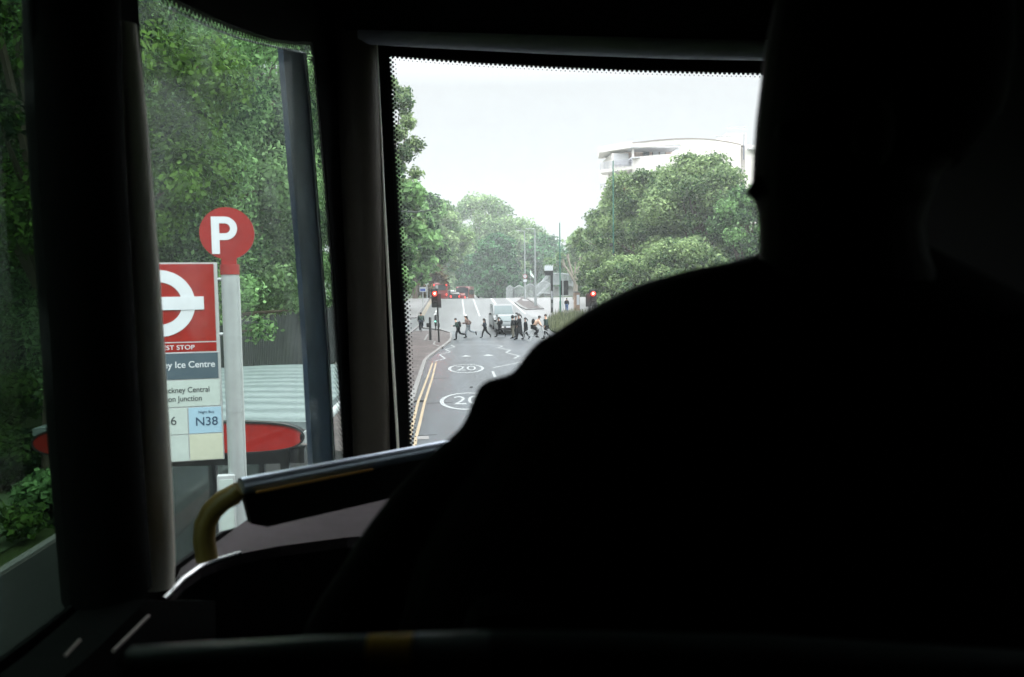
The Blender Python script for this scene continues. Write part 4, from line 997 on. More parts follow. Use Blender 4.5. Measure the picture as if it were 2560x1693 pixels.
# queue beyond the crest
pv = at_y(1131, 730, 172); van_like('van', 'white van driving away beyond the crest', (pv.x, 172, gz(172)), R(180), M['white_van_paint'], 'van', 5.5, 2.6, 1.0, .9, 1.2, .7, .35, 'vehicles beyond the crest')
pv = at_y(1138, 740, 136); van_like('car', 'dark car with lit tail lights left of the refuge bollard', (pv.x, 136, gz(136)), R(180), M['black_paint'], 'car', 4.2, 1.5, .85, 1.05, .9, .8, .31, 'vehicles beyond the crest')
pv = at_y(1153, 740, 146); van_like('car', 'dark red car with lit tail lights beside the approaching bus', (pv.x, 146, gz(146)), R(180), M['red_paint'], 'car', 4.2, 1.5, .85, 1.05, .9, .8, .31, 'vehicles beyond the crest')
pv = at_y(1116, 730, 150); van_like('van', 'dark van queueing behind the left red bus', (pv.x, 150, gz(150)), R(180), M['black_paint'], 'van', 5, 2.2, .95, .9, 1.2, .7, .35, 'vehicles beyond the crest')
def city_bus(label, loc, rz, H=3.0, L=11, front=True):
    t = thing('city_bus', label, 'bus', loc, rz, 'red buses beyond the crest'); hw = 1.26
    MB().loft([rr(0, y, z0, z1, h_, rad=.18) for y, z0, z1, h_ in ((-L/2, .45, H-.3, hw*.93), (-L/2+.2, .3, H-.06, hw), (0, .3, H, hw), (L/2-.2, .3, H-.05, hw), (L/2, .45, H-.3, hw*.94))]).build('body', M['red_paint'], t, True)
    MB().box((0, -L/2-.01, H*.57), (2.36, .06, H*.66)).build('windscreen', M['glass_dark'], t, bevel=.02)
    MB().box((0, -L/2-.03, H-.22), (1.5, .06, .24)).build('destination_display', M['black_plastic'], t)
    MB().box((0, -L/2-.02, .55), (2.3, .08, .3)).build('bumper', M['black_plastic'], t)
    MB().box((0, L/2+.01, H*.72), (1.9, .04, H*.28)).build('rear_window', M['glass_dark'], t)
    for s_ in (-1, 1):
        MB().box((s_*(hw+.005), -.2, H*.62), (.03, L*.86, H*.32)).build('side_window', M['glass_dark'], t)
        MB().box((s_*1.0, -L/2-.03, .85), (.3, .06, .2)).build('headlight', M['head_lamp'], t); MB().box((s_*1.05, L/2+.02, H*.86), (.22, .05, .16)).build('tail_light', M['tail_lamp'], t)
        MB().box((s_*1.05, L/2+.02, 1.1), (.2, .05, .3)).build('tail_light', M['tail_lamp'], t)
        MB().box((s_*(hw+.18), -L/2-.1, H*.75), (.14, .08, .35)).build('mirror', M['black_plastic'], t)
        for yy in (-L/2+2.4, L/2-2.8): wheel(t, s_*(hw-.14), yy, .48, .28)
    return t
pb = at_y(1164, 730, 150); city_bus('red single decker bus coming over the crest', (pb.x, 155.5, gz(155)), R(-7), 3.05)
pb = at_y(1101, 730, 132); city_bus('red bus queueing behind the left traffic light', (pb.x, 137, gz(137)), R(180), 3.2)

# ------------------------------------------------------------ people
def skin(bones, rad, name, mats, parent, root=0, sub=1):
    """bones: joint list + edges; grown by a Skin modifier into one continuous surface"""
    J, E = bones; bm = bmesh.new(); lay = bm.verts.layers.skin.verify(); vs = []
    for i, j in enumerate(J):
        v = bm.verts.new(j); v[lay].radius = (rad[i], rad[i]); v[lay].use_root = (i == root); vs.append(v)
    for a, c in E: bm.edges.new((vs[a], vs[c]))
    me = bpy.data.meshes.new(name); bm.to_mesh(me); bm.free(); o = bpy.data.objects.new(name, me); COL.objects.link(o)
    s_ = o.modifiers.new('skin', 'SKIN'); s_.use_smooth_shade = True; s_.branch_smoothing = .5
    u = o.modifiers.new('sub', 'SUBSURF'); u.levels = sub; u.render_levels = sub
    dg = bpy.context.evaluated_depsgraph_get(); m2 = bpy.data.meshes.new_from_object(o.evaluated_get(dg)); bpy.data.objects.remove(o)
    m2.name = name; m2.materials.clear(); m2.materials.append(mats)
    for q in m2.polygons: q.use_smooth = True
    ob = bpy.data.objects.new(name, m2); COL.objects.link(ob); ob.parent = parent; return ob
POSE = {
 'run':  dict(pel=(0, 0, .90), ch=(.10, 0, 1.22), nk=(.17, 0, 1.42), hd=(.22, 0, 1.60), eL=(.20, .26, 1.12), hL=(.46, .2, 1.12), eR=(-.22, -.24, 1.14), hR=(-.05, -.26, .92), kL=(.16, .1, .50), aL=(.16, .1, .09), tL=(.34, .1, .03), kR=(-.14, -.1, .50), aR=(-.56, -.1, .42), tR=(-.60, -.1, .24)),
 'stride': dict(pel=(0, 0, .90), ch=(.06, 0, 1.22), nk=(.09, 0, 1.43), hd=(.12, 0, 1.60), eL=(.10, .24, 1.12), hL=(.28, .15, 1.15), eR=(-.12, -.24, 1.14), hR=(.02, -.24, .95), kL=(.20, .1, .52), aL=(.28, .1, .10), tL=(.45, .1, .04), kR=(-.18, -.1, .50), aR=(-.48, -.1, .22), tR=(-.44, -.1, .06)),
 'walk': dict(pel=(0, 0, .90), ch=(.03, 0, 1.22), nk=(.04, 0, 1.44), hd=(.07, 0, 1.61), eL=(.06, .24, 1.14), hL=(.16, .2, .92), eR=(-.10, -.24, 1.13), hR=(-.12, -.24, .88), kL=(.14, .1, .50), aL=(.20, .1, .09), tL=(.36, .1, .04), kR=(-.04, -.1, .48), aR=(-.30, -.1, .16), tR=(-.20, -.1, .04)),
 'stand': dict(pel=(0, 0, .90), ch=(0, 0, 1.22), nk=(0, 0, 1.44), hd=(.03, 0, 1.62), eL=(.02, .25, 1.14), hL=(.10, .2, .92), eR=(-.03, -.25, 1.14), hR=(.06, -.22, .90), kL=(.02, .1, .48), aL=(.0, .1, .09), tL=(.17, .1, .04), kR=(-.02, -.1, .48), aR=(-.08, -.1, .09), tR=(.09, -.12, .04)),
 'ride': dict(pel=(0, 0, .95), ch=(.24, 0, 1.18), nk=(.40, 0, 1.34), hd=(.52, 0, 1.48), eL=(.52, .2, 1.05), hL=(.72, .22, .98), eR=(.50, -.2, 1.04), hR=(.72, -.22, .98), kL=(.36, .1, .72), aL=(.22, .1, .30), tL=(.38, .1, .26), kR=(.28, -.1, .60), aR=(.06, -.1, .16), tR=(.22, -.1, .10)),
}
HIDE = []
def person(label, loc, rz, pose, H=1.7, top='cl_black', legs='cl_black', hair='short', skinm='skin_a', shoes='cl_black', bag=None, skirt=None, collar=False, hood=False, grp='people crossing the road', long_coat=False, hat=None, vest=None):
    P = POSE[pose] if isinstance(pose, str) else pose; k = H/1.72
    t = thing('person', label, 'person', loc, rz, grp)
    V3 = lambda q: Vector((q[0]*k, q[1]*k, q[2]*k))
    p = {a: V3(c) for a, c in P.items()}; sL = p['nk']+Vector((-.01, .17, -.05))*k; sR = p['nk']+Vector((-.01, -.17, -.05))*k
    hL_, hR_ = p['pel']+Vector((0, .095, -.03))*k, p['pel']+Vector((0, -.095, -.03))*k
    J = [p['pel'], p['ch'], p['nk'], p['hd']-Vector((0, 0, .02)), sL, p['eL'], p['hL'], sR, p['eR'], p['hR'], hL_, p['kL'], p['aL'], p['tL'], hR_, p['kR'], p['aR'], p['tR']]
    rd = [.12, .13, .052, .088, .06, .042, .022, .06, .042, .022, .08, .055, .038, .03, .08, .055, .038, .03]
    E = [(0, 1), (1, 2), (2, 3), (2, 4), (4, 5), (5, 6), (2, 7), (7, 8), (8, 9), (0, 10), (10, 11), (11, 12), (12, 13), (0, 14), (14, 15), (15, 16), (16, 17)]
    for (h_i, e_i, s_) in ((6, 5, 1), (9, 8, -1)):
        d = (J[h_i]-J[e_i]).normalized(); sd = Vector((0, 0, 1)).cross(d); sd = sd.normalized() if sd.length > .1 else Vector((1, 0, 0)); pi = len(J)
        J.append(J[h_i]+d*.05*k); rd.append(.026); E.append((h_i, pi))
        for q, ln in enumerate((.06, .075, .08, .07)):
            o_ = sd*(q-1.5)*.020*k; J.append(J[pi]+d*.03*k+o_); rd.append(.010); J.append(J[pi]+d*(.03+ln*.8)*k+o_*1.1+Vector((0, 0, -.015))); rd.append(.007)
            E += [(pi, len(J)-2), (len(J)-2, len(J)-1)]
        J.append(J[h_i]+d*.03*k+sd*.045*s_*k); rd.append(.011); E.append((h_i, len(J)-1))
    skin((J, E), [r*k for r in rd], 'body', M[skinm], t)
    # clothes: the same skeleton, a little fuller
    tr = skin(([J[0], J[10], J[11], J[12], J[14], J[15], J[16]], [(0, 1), (1, 2), (2, 3), (0, 4), (4, 5), (5, 6)]), [r*k for r in (.15, .125, .095, .07, .125, .095, .07)], 'trousers', M[legs], t)
    wrL, wrR = J[6]-(J[6]-J[5])*.08, J[9]-(J[9]-J[8])*.08
    jk = skin(([J[0]+Vector((0, 0, -.04)), J[1], J[2]-Vector((0, 0, .06)), sL, J[5], wrL, sR, J[8], wrR], [(0, 1), (1, 2), (2, 3), (3, 4), (4, 5), (2, 6), (6, 7), (7, 8)]), [r*k for r in (.185, .20, .11, .11, .085, .06, .11, .085, .06)], 'jacket', M[top], t)
    for a, tt_ in (('aL', 'tL'), ('aR', 'tR')):
        A, T_ = p[a], p[tt_]; d = (T_-A); MB().tube([A-d*.35, A+d*.2, A+d*.8, T_+d*.25], [.045*k, .055*k, .045*k, .02*k], 8).build('shoe', M[shoes], t, True)
    hc = p['hd']; f = (p['hd']-p['nk']); 
    if hair == 'short': MB().ellipsoid(hc+Vector((-.025, 0, .045))*k, (.105*k, .095*k, .095*k)).build('hair', M['hair'], t, True)
    if hair == 'long':
        b = MB(); b.ellipsoid(hc+Vector((-.03, 0, .04))*k, (.11*k, .10*k, .105*k)); b.tube([hc+Vector((-.07, 0, .05))*k, hc+Vector((-.11, 0, -.1))*k, hc+Vector((-.13, 0, -.34))*k], [.09*k, .10*k, .05*k], 8); b.build('hair', M['hair'], t, True)
    if hair == 'tail':
        b = MB(); b.ellipsoid(hc+Vector((-.03, 0, .04))*k, (.105*k, .095*k, .10*k)); b.tube([hc+Vector((-.1, 0, .04))*k, hc+Vector((-.2, 0, -.06))*k, hc+Vector((-.24, 0, -.2))*k], [.05*k, .04*k, .015*k], 7); b.build('hair', M['hair'], t, True)
    if hair == 'hood' or hood: MB().ellipsoid(hc+Vector((-.03, 0, .01))*k, (.125*k, .115*k, .14*k)).build('hood', M[top], t, True)
    if hat: MB().ellipsoid(hc+Vector((-.01, 0, .07))*k, (.125*k, .11*k, .075*k)).build('headband', M[hat], t, True)
    # face: nose and ears
    b = MB(); b.ellipsoid(hc+Vector((.09, 0, -.02))*k, (.02*k, .012*k, .022*k), 8, 5); b.ellipsoid(hc+Vector((0, .088, -.01))*k, (.02*k, .01*k, .03*k), 8, 5); b.ellipsoid(hc+Vector((0, -.088, -.01))*k, (.02*k, .01*k, .03*k), 8, 5); b.build('face_features', M[skinm], t, True)
    if collar: MB().prism([p['nk']+Vector((.07, .05, .02))*k, p['nk']+Vector((.12, 0, -.16))*k, p['nk']+Vector((.07, -.05, .02))*k], Vector((.06, 0, 0))*k).build('white_collar', M['cl_white'], t)
    if skirt or long_coat:
        zl = (.42 if skirt else .5)*k; c1 = p['pel']+Vector((0, 0, .12))*k
        b = MB(); rings = []
        for (u, rx, ry) in ((0, .15, .16), (.3, .18, .18), (.7, .21, .19), (1, .24, .20)):
            c = c1.lerp(Vector((p['pel'].x+.02, 0, zl)), u); rings.append([c+Vector((rx*k*math.cos(a), ry*k*math.sin(a), 0)) for a in [2*math.pi*i/14 for i in range(14)]])
        b.loft(rings); b.build('skirt', M[skirt or top], t, True)
    if bag:
        c = p['ch']+Vector((-.20, 0, .04))*k; bb = MB().ellipsoid(c, (.12*k, .15*k, .22*k)).build('backpack', M[bag], t, True)
    return t
def keep_main(me):
    bm = bmesh.new(); bm.from_mesh(me); bm.verts.ensure_lookup_table(); seen = set(); isl_ = []
    for v in bm.verts:
        if v.index in seen: continue
        st_ = [v]; seen.add(v.index); c = []
        while st_:
            q = st_.pop(); c.append(q)
            for e in q.link_edges:
                o = e.other_vert(q)
                if o.index not in seen: seen.add(o.index); st_.append(o)
        isl_.append(c)
    isl_.sort(key=len, reverse=True); print('islands', [len(c) for c in isl_[:6]])
    for c in isl_[1:]:
        for v in c: bm.verts.remove(v)
    bm.to_mesh(me); bm.free()
def on_road(px, py): p = gp(px, py); return (p.x, p.y, p.z)
LF = R(180)                                   # facing left
person('person in dark green coat running left with arms out, leftmost on the crossing', on_road(1146, 850), LF, 'run', 1.52, 'cl_green', 'cl_black', 'short', bag='cl_black')
person('person with white headband and long hair running in a brown top', on_road(1171, 845), LF, 'run', 1.66, 'cl_brown', 'cl_grey', 'long', hat='cl_white', bag=None)
person('hooded person striding left in dark clothes, third from the left', on_road(1213, 845), LF, 'stride', 1.40, 'cl_navy', 'cl_black', 'long', 'skin_b')
person('person in black blazer with white shirt running left before the van', on_road(1250, 843), LF, 'stride', 1.48, 'cl_black', 'cl_black', 'tail', 'skin_b', collar=True, bag='cl_black')
person('person in black jacket and khaki trousers on the crossing', on_road(1282, 846.5), LF, 'stand', 1.62, 'cl_black', 'cl_khaki', 'hood', 'skin_b')
person('person in black walking just behind the one in khaki trousers', on_road(1290, 844), LF, 'stand', 1.56, 'cl_black', 'cl_black', 'short', 'skin_b')
person('tall person in long black skirt with white collar', on_road(1299, 849.5), LF, 'walk', 1.80, 'cl_black', 'cl_black', 'tail', 'skin_b', skirt='cl_black', collar=True, shoes='cl_black')
person('small person in black with ponytail beside the cyclist', on_road(1315, 848), LF, 'walk', 1.50, 'cl_black', 'cl_black', 'tail', 'skin_b', collar=True)
person('person in dark coat walking at the right end of the crossing', on_road(1366, 848), R(190), 'walk', 1.72, 'cl_green', 'cl_black', 'short', 'skin_a')
pw = gp(1417, 780); person('person in black jacket and blue jeans walking away on the forecourt', (pw.x, pw.y, pw.z), R(80), 'walk', 1.5, 'cl_black', 'cl_jeans', 'short', 'skin_b', grp=None)

def bicycle(label, loc, rz, m='white_metal', grp=None):
    t = thing('bicycle', label, 'bicycle', loc, rz, grp); r = .33
    for x in (-.52, .52):
        pts = [(x+r*math.cos(2*math.pi*i/28), 0, r+.02+r*math.sin(2*math.pi*i/28)) for i in range(29)]
        wv = MB().tube(pts, .018, 6, False).build('wheel', M['tyre'] if m != 'white_metal' else M['grey_metal'], t, True); b = MB()
        for i in range(12): a = 2*math.pi*i/12; b.tube([(x, 0, r+.02), (x+r*math.cos(a), 0, r+.02+r*math.sin(a))], .003, 3)
        b.build('spokes', M['grey_metal'], wv)
    b = MB()
    for a, c in (((-.52, 0, .35), (-.08, 0, .30)), ((-.08, 0, .30), (-.20, 0, .86)), ((-.20, 0, .80), (-.52, 0, .35)), ((-.18, 0, .76), (.36, 0, .82)), ((-.08, 0, .30), (.37, 0, .74)), ((.34, 0, .92), (.52, 0, .35))): b.tube([a, c], .03, 6)
    b.build('frame', M[m], t, True)
    MB().tube([(.30, -.26, .98), (.38, -.1, .96), (.34, 0, .94), (.38, .1, .96), (.30, .26, .98)], .014, 6).build('handlebar', M['black_metal'], t, True)
    MB().ellipsoid((-.22, 0, .90), (.13, .07, .03)).build('saddle', M['black_plastic'], t, True)
    b = MB(); b.tube([(-.08, -.06, .30), (.0, -.1, .18)], .012, 5); b.tube([(-.08, .06, .30), (-.16, .1, .42)], .012, 5); b.build('cranks', M['black_metal'], t)
    return t
def rider(label, loc, rz, **k):
    P = dict(pel=(-.22, 0, .98), ch=(.0, 0, 1.24), nk=(.14, 0, 1.42), hd=(.24, 0, 1.56), eL=(.22, .2, 1.14), hL=(.33, .24, 1.03), eR=(.22, -.2, 1.14), hR=(.33, -.24, 1.03), kL=(.14, .1, .74), aL=(.0, .1, .28), tL=(.16, .1, .24), kR=(.08, -.1, .66), aR=(-.12, -.1, .48), tR=(.03, -.1, .45))
    return person(label, loc, rz, P, 1.72, **k)
q = gp(1341, 852); bicycle('white bicycle ridden right across the road', (q.x, q.y, 0), 0.0)
rider('cyclist in pale pink jacket with black backpack on the white bicycle', (q.x, q.y, 0), 0.0, top='cl_pink', legs='cl_black', hair='short', skinm='skin_b', bag='cl_black', grp=None)
q = gp(1053, 831); bicycle('dark bicycle on the left side road seen from behind', (q.x, q.y, 0), R(92), 'black_metal')
rider('cyclist in dark green coat riding away on the left pavement', (q.x, q.y, 0), R(92), top='cl_green', legs='cl_navy', hair='short', skinm='skin_b', grp=None)

# ------------------------------------------------------------ the bus the view is taken from
BYAW = R(8.0); BI = Matrix.Rotation(BYAW, 3, 'Z')      # the bus stands turned 8 degrees to the right of the road
def rb_(px, py): return BI @ ray(px, py)
def bt_y(px, py, y): d = rb_(px, py); return CAM + d*(y/d.y)
def bt_x(px, py, x): d = rb_(px, py); return CAM + d*(x/d.x)
def bt_z(px, py, z): d = rb_(px, py); return CAM + d*((z-CAM.z)/d.z)
def bt_d(px, py, D): return CAM + rb_(px, py)*D
XL = -0.98; YF = bt_x(872, 700, XL).y; XR = 1.38
bus = thing('bus', 'dark upper deck of the bus around the camera with pillars and window frames', 'bus', (0, 0, 0), -BYAW)
def onL(px, py, x=XL): return bt_x(px, py, x)
def onF(px, py, y=YF): return bt_y(px, py, y)
# left wall with two window openings
a1r = [(78, -40), (95, 170), (112, 350), (136, 560), (155, 700), (178, 880), (192, 1040), (205, 1220), (222, 1485)]
h1 = [onL(*q) for q in a1r] + [onL(66, 1606), onL(0, 1655), onL(-180, 1790)] + [onL(-420, 1900), onL(-900, 2300), onL(-900, -900), onL(-400, -420)]
a2 = [(343, -30), (352, 110), (368, 300), (380, 500), (392, 700), (402, 860), (412, 1020), (420, 1180), (428, 1300), (434, 1420)]
a2b = [(560, 1330), (700, 1290), (862, 1250)]
a2t = [(866, 1150), (856, 1000), (842, 800), (826, 560), (810, 380), (798, 240), (790, 150), (783, 106), (764, 103), (735, 104), (690, 98), (640, 84), (590, 66), (540, 44), (490, 20), (440, -5), (400, -30)]
h2 = [onL(*q) for q in a2+a2b+a2t]
out_ = [Vector((XL, -2.4, 2.2)), Vector((XL, YF+.02, 2.2)), Vector((XL, YF+.02, 4.95)), Vector((XL, -2.4, 4.95))]
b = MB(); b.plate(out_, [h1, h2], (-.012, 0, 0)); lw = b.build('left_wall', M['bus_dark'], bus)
# front wall with the windscreen opening
fl_ = [(965, 131), (971, 230), (976, 320), (983, 450), (990, 560), (998, 690), (1005, 800), (1012, 960), (1018, 1120), (1024, 1250)]
ft = [(2080, 176), (1960, 176), (1800, 173), (1600, 168), (1400, 160), (1200, 149), (1080, 140)]
h3 = [onF(*q) for q in fl_] + [onF(1500, 1235), onF(2080, 1235)] + [onF(*q) for q in ft]
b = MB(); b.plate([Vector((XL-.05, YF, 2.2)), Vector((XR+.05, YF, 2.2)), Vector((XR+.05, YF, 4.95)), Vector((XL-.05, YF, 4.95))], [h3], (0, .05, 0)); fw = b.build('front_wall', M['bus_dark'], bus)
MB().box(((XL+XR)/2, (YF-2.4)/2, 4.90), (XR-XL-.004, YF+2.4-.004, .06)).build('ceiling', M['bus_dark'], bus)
MB().box(((XL+XR)/2, (YF-2.4)/2, 2.36), (XR-XL-.004, YF+2.4-.004, .06)).build('deck_floor', M['bus_dark'], bus)
hr = [(XR+.005, .5, 3.25), (XR+.005, 2.25, 3.25), (XR+.005, 2.25, 4.2), (XR+.005, .5, 4.2)]
MB().plate([(XR+.005, -2.4, 2.21), (XR+.005, YF-.01, 2.21), (XR+.005, YF-.01, 4.95), (XR+.005, -2.4, 4.95)], [hr], (.05, 0, 0)).build('right_wall', M['bus_dark'], bus)
MB().prism([(XR+.03, y, z) for _, y, z in hr], (.004, 0, 0)).build('right_window', M['dark_glass'], bus)
MB().box(((XL+XR)/2, -2.43, 3.58), (XR-XL+.09, .05, 2.74)).build('rear_wall', M['bus_dark'], bus)
MB().box(((XL+XR)/2, (YF-2.4)/2, 1.24), (XR-XL+.1, YF+2.4, 1.9)).build('lower_deck', M['red_paint'], bus)
for s_ in (XL+.1, XR-.1):
    for yy in (YF-1.2, -1.6): wheel(bus, s_, yy, .48, .3)
# panes
def pane(hole, off, name, m):
    return MB().prism([p+Vector(off) for p in hole], Vector(off)*.16).build(name, m, bus)
pane(h1, (-.006, 0, 0), 'rear_side_window', M['rear_side_glass']); p2 = pane(h2, (-.006, 0, 0), 'side_window', M['side_glass']); p3 = pane(h3, (0, .025, 0), 'windscreen', M['front_glass'])
# printed dot borders
def dots(path, step, rows, nrm, par, inward, r0, name='dot_border', grow=None):
    """rows of round dots shrinking away from the edge, on the glass"""
    b = MB(); path = [Vector(p) for p in path]; nrm = Vector(nrm); L = 0; k = 0
    seg = []
    for a, c in zip(path[:-1], path[1:]): seg.append((L, a, c)); L += (c-a).length
    n = int(L/step)
    for row in range(rows):
        for i in range(n+1):
            s_ = (i+(.5 if row % 2 else 0))*step
            if s_ > L: continue
            for (l0, a, c) in seg:
                if l0 <= s_ <= l0+(c-a).length+1e-9: break
            d = (c-a).normalized(); p = a+d*(s_-l0); inn = nrm.cross(d)*inward; q = p+inn*(row*step*.62+.0)
            r = r0*(1-.75*row/max(1, rows-1)); e2 = inn
            vs = [q+nrm*.0008]+[q+nrm*.0008+d*r*math.cos(2*math.pi*j/9)+e2*r*math.sin(2*math.pi*j/9) for j in range(9)]
            b.add(vs, [(0, 1+j, 1+(j+1) % 9) for j in range(9)])
    return b.build(name, M['rubber'], par)
o_ = Vector((0, .014, 0))
dots([p+o_ for p in [onF(1018, 1120)]+[onF(*q) for q in reversed(fl_[:-2])]], .020, 4, (0, 1, 0), p3, 1, .0115)
dots([p+o_ for p in [onF(965, 131)]+[onF(*q) for q in reversed(ft)]], .020, 3, (0, 1, 0), p3, 1, .0115)
o_ = Vector((-.004, 0, 0))
dots([p+o_ for p in [onL(*q) for q in a2t[:8]]], .024, 7, (1, 0, 0), p2, 1, .0125)
dots([p+o_ for p in [onL(*q) for q in a2t[7:]]], .022, 4, (1, 0, 0), p2, 1, .0115)
# blue-black gasket strip and pale sealant line inside the side window
gl_ = [(700, 118), (712, 260), (726, 440), (745, 640), (760, 860), (778, 1200)]; gr_ = [(760, 132), (772, 260), (786, 440), (801, 640), (818, 860), (836, 1200)]
b = MB(); n = len(gl_); vs = [tuple(onL(*q, XL-.045)) for q in gl_]+[tuple(onL(*q, XL-.045)) for q in gr_]
b.add(vs, [(i, i+1, n+i+1, n+i) for i in range(n-1)]); o = b.build('gasket_strip', M['bus_blue'], bus); md = o.modifiers.new('t', 'SOLIDIFY'); md.thickness = .02; md.offset = 0
MB().tube([onL(*q, XL-.03) for q in [(761, 134), (773, 260), (787, 440), (802, 640), (819, 860), (837, 1200)]], .0035, 6).build('sealant_line', M['sealant'], bus)
MB().tube([onL(*q, XL-.03) for q in [(425, 20), (490, 52), (545, 77), (600, 97), (660, 112), (720, 124), (761, 133)]], .0032, 6).build('sealant_line', M['sealant'], bus)
# pillar between the two side windows: dark cover and lit rounded trim
tl_ = [(316, 60), (322, 160), (332, 300), (346, 500), (360, 700), (372, 900), (383, 1080), (392, 1240), (398, 1400), (396, 1470)]
MB().tube([onL(*q, XL+.035) for q in tl_], [.02, .026, .030, .032, .034, .035, .035, .035, .035, .035], 20).build('pillar_trim', M['bus_trim'], bus, True)
cov = [(180, -60), (190, 300), (215, 700), (240, 1100), (270, 1480)]
MB().tube([onL(*q, XL+.02) for q in cov], [.085]*5, 20, flat=1).build('pillar_cover', M['bus_dark'], bus, True)
# corner pillar between side window and windscreen
cp_ = [onL(888, 60, XL+.09), onL(902, 400, XL+.09), onL(918, 800, XL+.09), onL(934, 1250, XL+.09)]
MB().tube(cp_, [.088, .088, .087, .086], 24).build('corner_pillar', M['bus_panel'], bus, True)
MB().tube([bt_y(q[0], q[1], YF-.06) for q in ((941, 110), (950, 300), (960, 500), (971, 700), (982, 900), (993, 1080), (1000, 1200))], .0062, 8).build('pillar_edge', M['bus_trim'], bus, True)
# ceiling trough above the windscreen
MB().tube([bt_y(q[0], q[1], YF-.16) for q in ((900, 84), (1100, 95), (1400, 110), (1700, 121), (2000, 126), (2400, 128))], .042, 18).build('ceiling_trough', M['bus_trough'], bus, True)
MB().prism([bt_y(860, -60, YF-.35), bt_y(860, 75, YF-.2), bt_y(2400, 108, YF-.2), bt_y(2400, -60, YF-.35)], (0, .1, 0)).build('header_panel', M['bus_dark'], bus)
# ledge below the windscreen, curving back along the wall
ZL = 2.9
lo_ = [(398, 1420), (430, 1345), (490, 1290), (620, 1262), (850, 1248), (1150, 1235), (1500, 1240)]; li_ = [(1500, 1330), (1100, 1330), (870, 1343), (700, 1365), (600, 1384), (540, 1402), (500, 1418), (455, 1450), (420, 1490)]
poly = [bt_z(*q, ZL) for q in lo_+li_]; poly = [Vector((max(XL+.004, p.x), min(YF-.01, p.y), ZL)) for p in poly]
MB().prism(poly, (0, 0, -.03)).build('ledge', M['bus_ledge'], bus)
MB().tube([bt_z(*q, ZL+.012) for q in li_[4:]]+[bt_z(408, 1500, ZL+.012)], .008, 8).build('ledge_edge', M['steel'], bus, True)
ap = [bt_z(*q, ZL-.03) for q in li_+[(395, 1510)]]
vs = [tuple(p) for p in ap]+[(p.x+.02, p.y-.02, 2.4) for p in ap]; n = len(ap)
MB().add(vs, [(i, i+1, n+i+1, n+i) for i in range(n-1)]).build('front_apron', M['bus_dark'], bus)
# reflections low on the left side panel, modelled as thin pink strips
for (a, c, r) in (((283, 1628), (372, 1540), .004), ((163, 1640), (200, 1600), .003)):
    MB().tube([onL(*a, XL+.16), onL(*c, XL+.16)], r, 6).build('panel_reflection', mat('reflection_pink', (.35, .27, .27), .4), bus)
MB().prism([onL(-300, 1900, XL+.01), onL(60, 1640, XL+.01), onL(225, 1500, XL+.01), onL(420, 1500, XL+.01), onL(420, 2200, XL+.01), onL(-300, 2400, XL+.01)], (.12, 0, 0)).build('side_panel', M['bus_dark'], bus)
# guard rail: chrome tube over a black panel, yellow bent end
D1, D2 = 1.62, 1.98
ra = bt_d(602, 1216, D1); rb = bt_d(1096, 1122, D2); rdir = (rb-ra).normalized(); rc = rb + rdir*.5
MB().tube([ra, rb, rc], [.0185, .0185, .0185], 26).build('guard_rail', M['chrome'], bus, True)
MB().tube([ra+Vector((.012, -.02, -.013))+rdir*.03, ra+Vector((.012, -.02, -.013))+rdir*.32], .0035, 8).build('rail_reflection', mat('reflection_orange', (.75, .38, .10), .4), bus, True)  # orange reflection below the rail, modelled as a thin coloured tube
dn = Vector((0, 0, -1)); pa, pb_ = ra+rdir*.006+dn*.016, rc+dn*.016
MB().prism([pa, pb_, pb_+dn*.085, pa+rdir*.05+dn*.085, pa+rdir*.015+dn*.07], rdir.cross(dn)*.02).build('guard_panel', M['rubber'], bus)
MB().tube([bt_d(600, 1222, D1), bt_d(583, 1238, D1), bt_d(556, 1252, D1), bt_d(530, 1278, D1), bt_d(513, 1310, D1), bt_d(510, 1350, D1), bt_d(518, 1400, D1)], [.018]+[.0225]*6, 18).build('rail_bend', M['yellow_rail'], bus, True)
# seat row in front of the camera with its grab rail, fixed to the bus floor
def fix(o, par=None): o.parent = bus; o.matrix_parent_inverse = Matrix.Rotation(BYAW, 4, 'Z'); return o
ra_ = [at_d(330, 1672, .56), at_d(800, 1646, .56), at_d(1300, 1631, .56), at_d(1900, 1640, .56), at_d(2700, 1690, .56)]
gr = fix(MB().tube(ra_, .0155, 20).build('grab_rail', M['rail_black'], None, True))
MB().tube([at_d(922, 1643, .56), at_d(1035, 1639, .56)], .0160, 20).build('rail_glint_orange', M['glint_orange'], gr, True)  # orange highlight on the grab rail, painted as a coloured sleeve
MB().tube([at_d(1042, 1638.5, .56), at_d(1225, 1633, .56)], .0159, 20).build('rail_glint_pale', M['white_metal'], gr, True)  # grey highlight on the grab rail, put in as a pale sleeve
for xx in (.02, .56):
    sb = fix(MB().box((.23+xx, .68, 3.01), (.5, .07, .62)).build('backrest', M['seat_cloth'], None, bevel=.03)); fix(MB().box((.23+xx, .90, 2.69), (.5, .48, .12)).build('seat', M['seat_cloth'], None, bevel=.03))
for xx in (.05, .97): fix(MB().box((xx, .84, 2.51), (.05, .35, .24)).build('seat_leg', M['black_metal'], None))

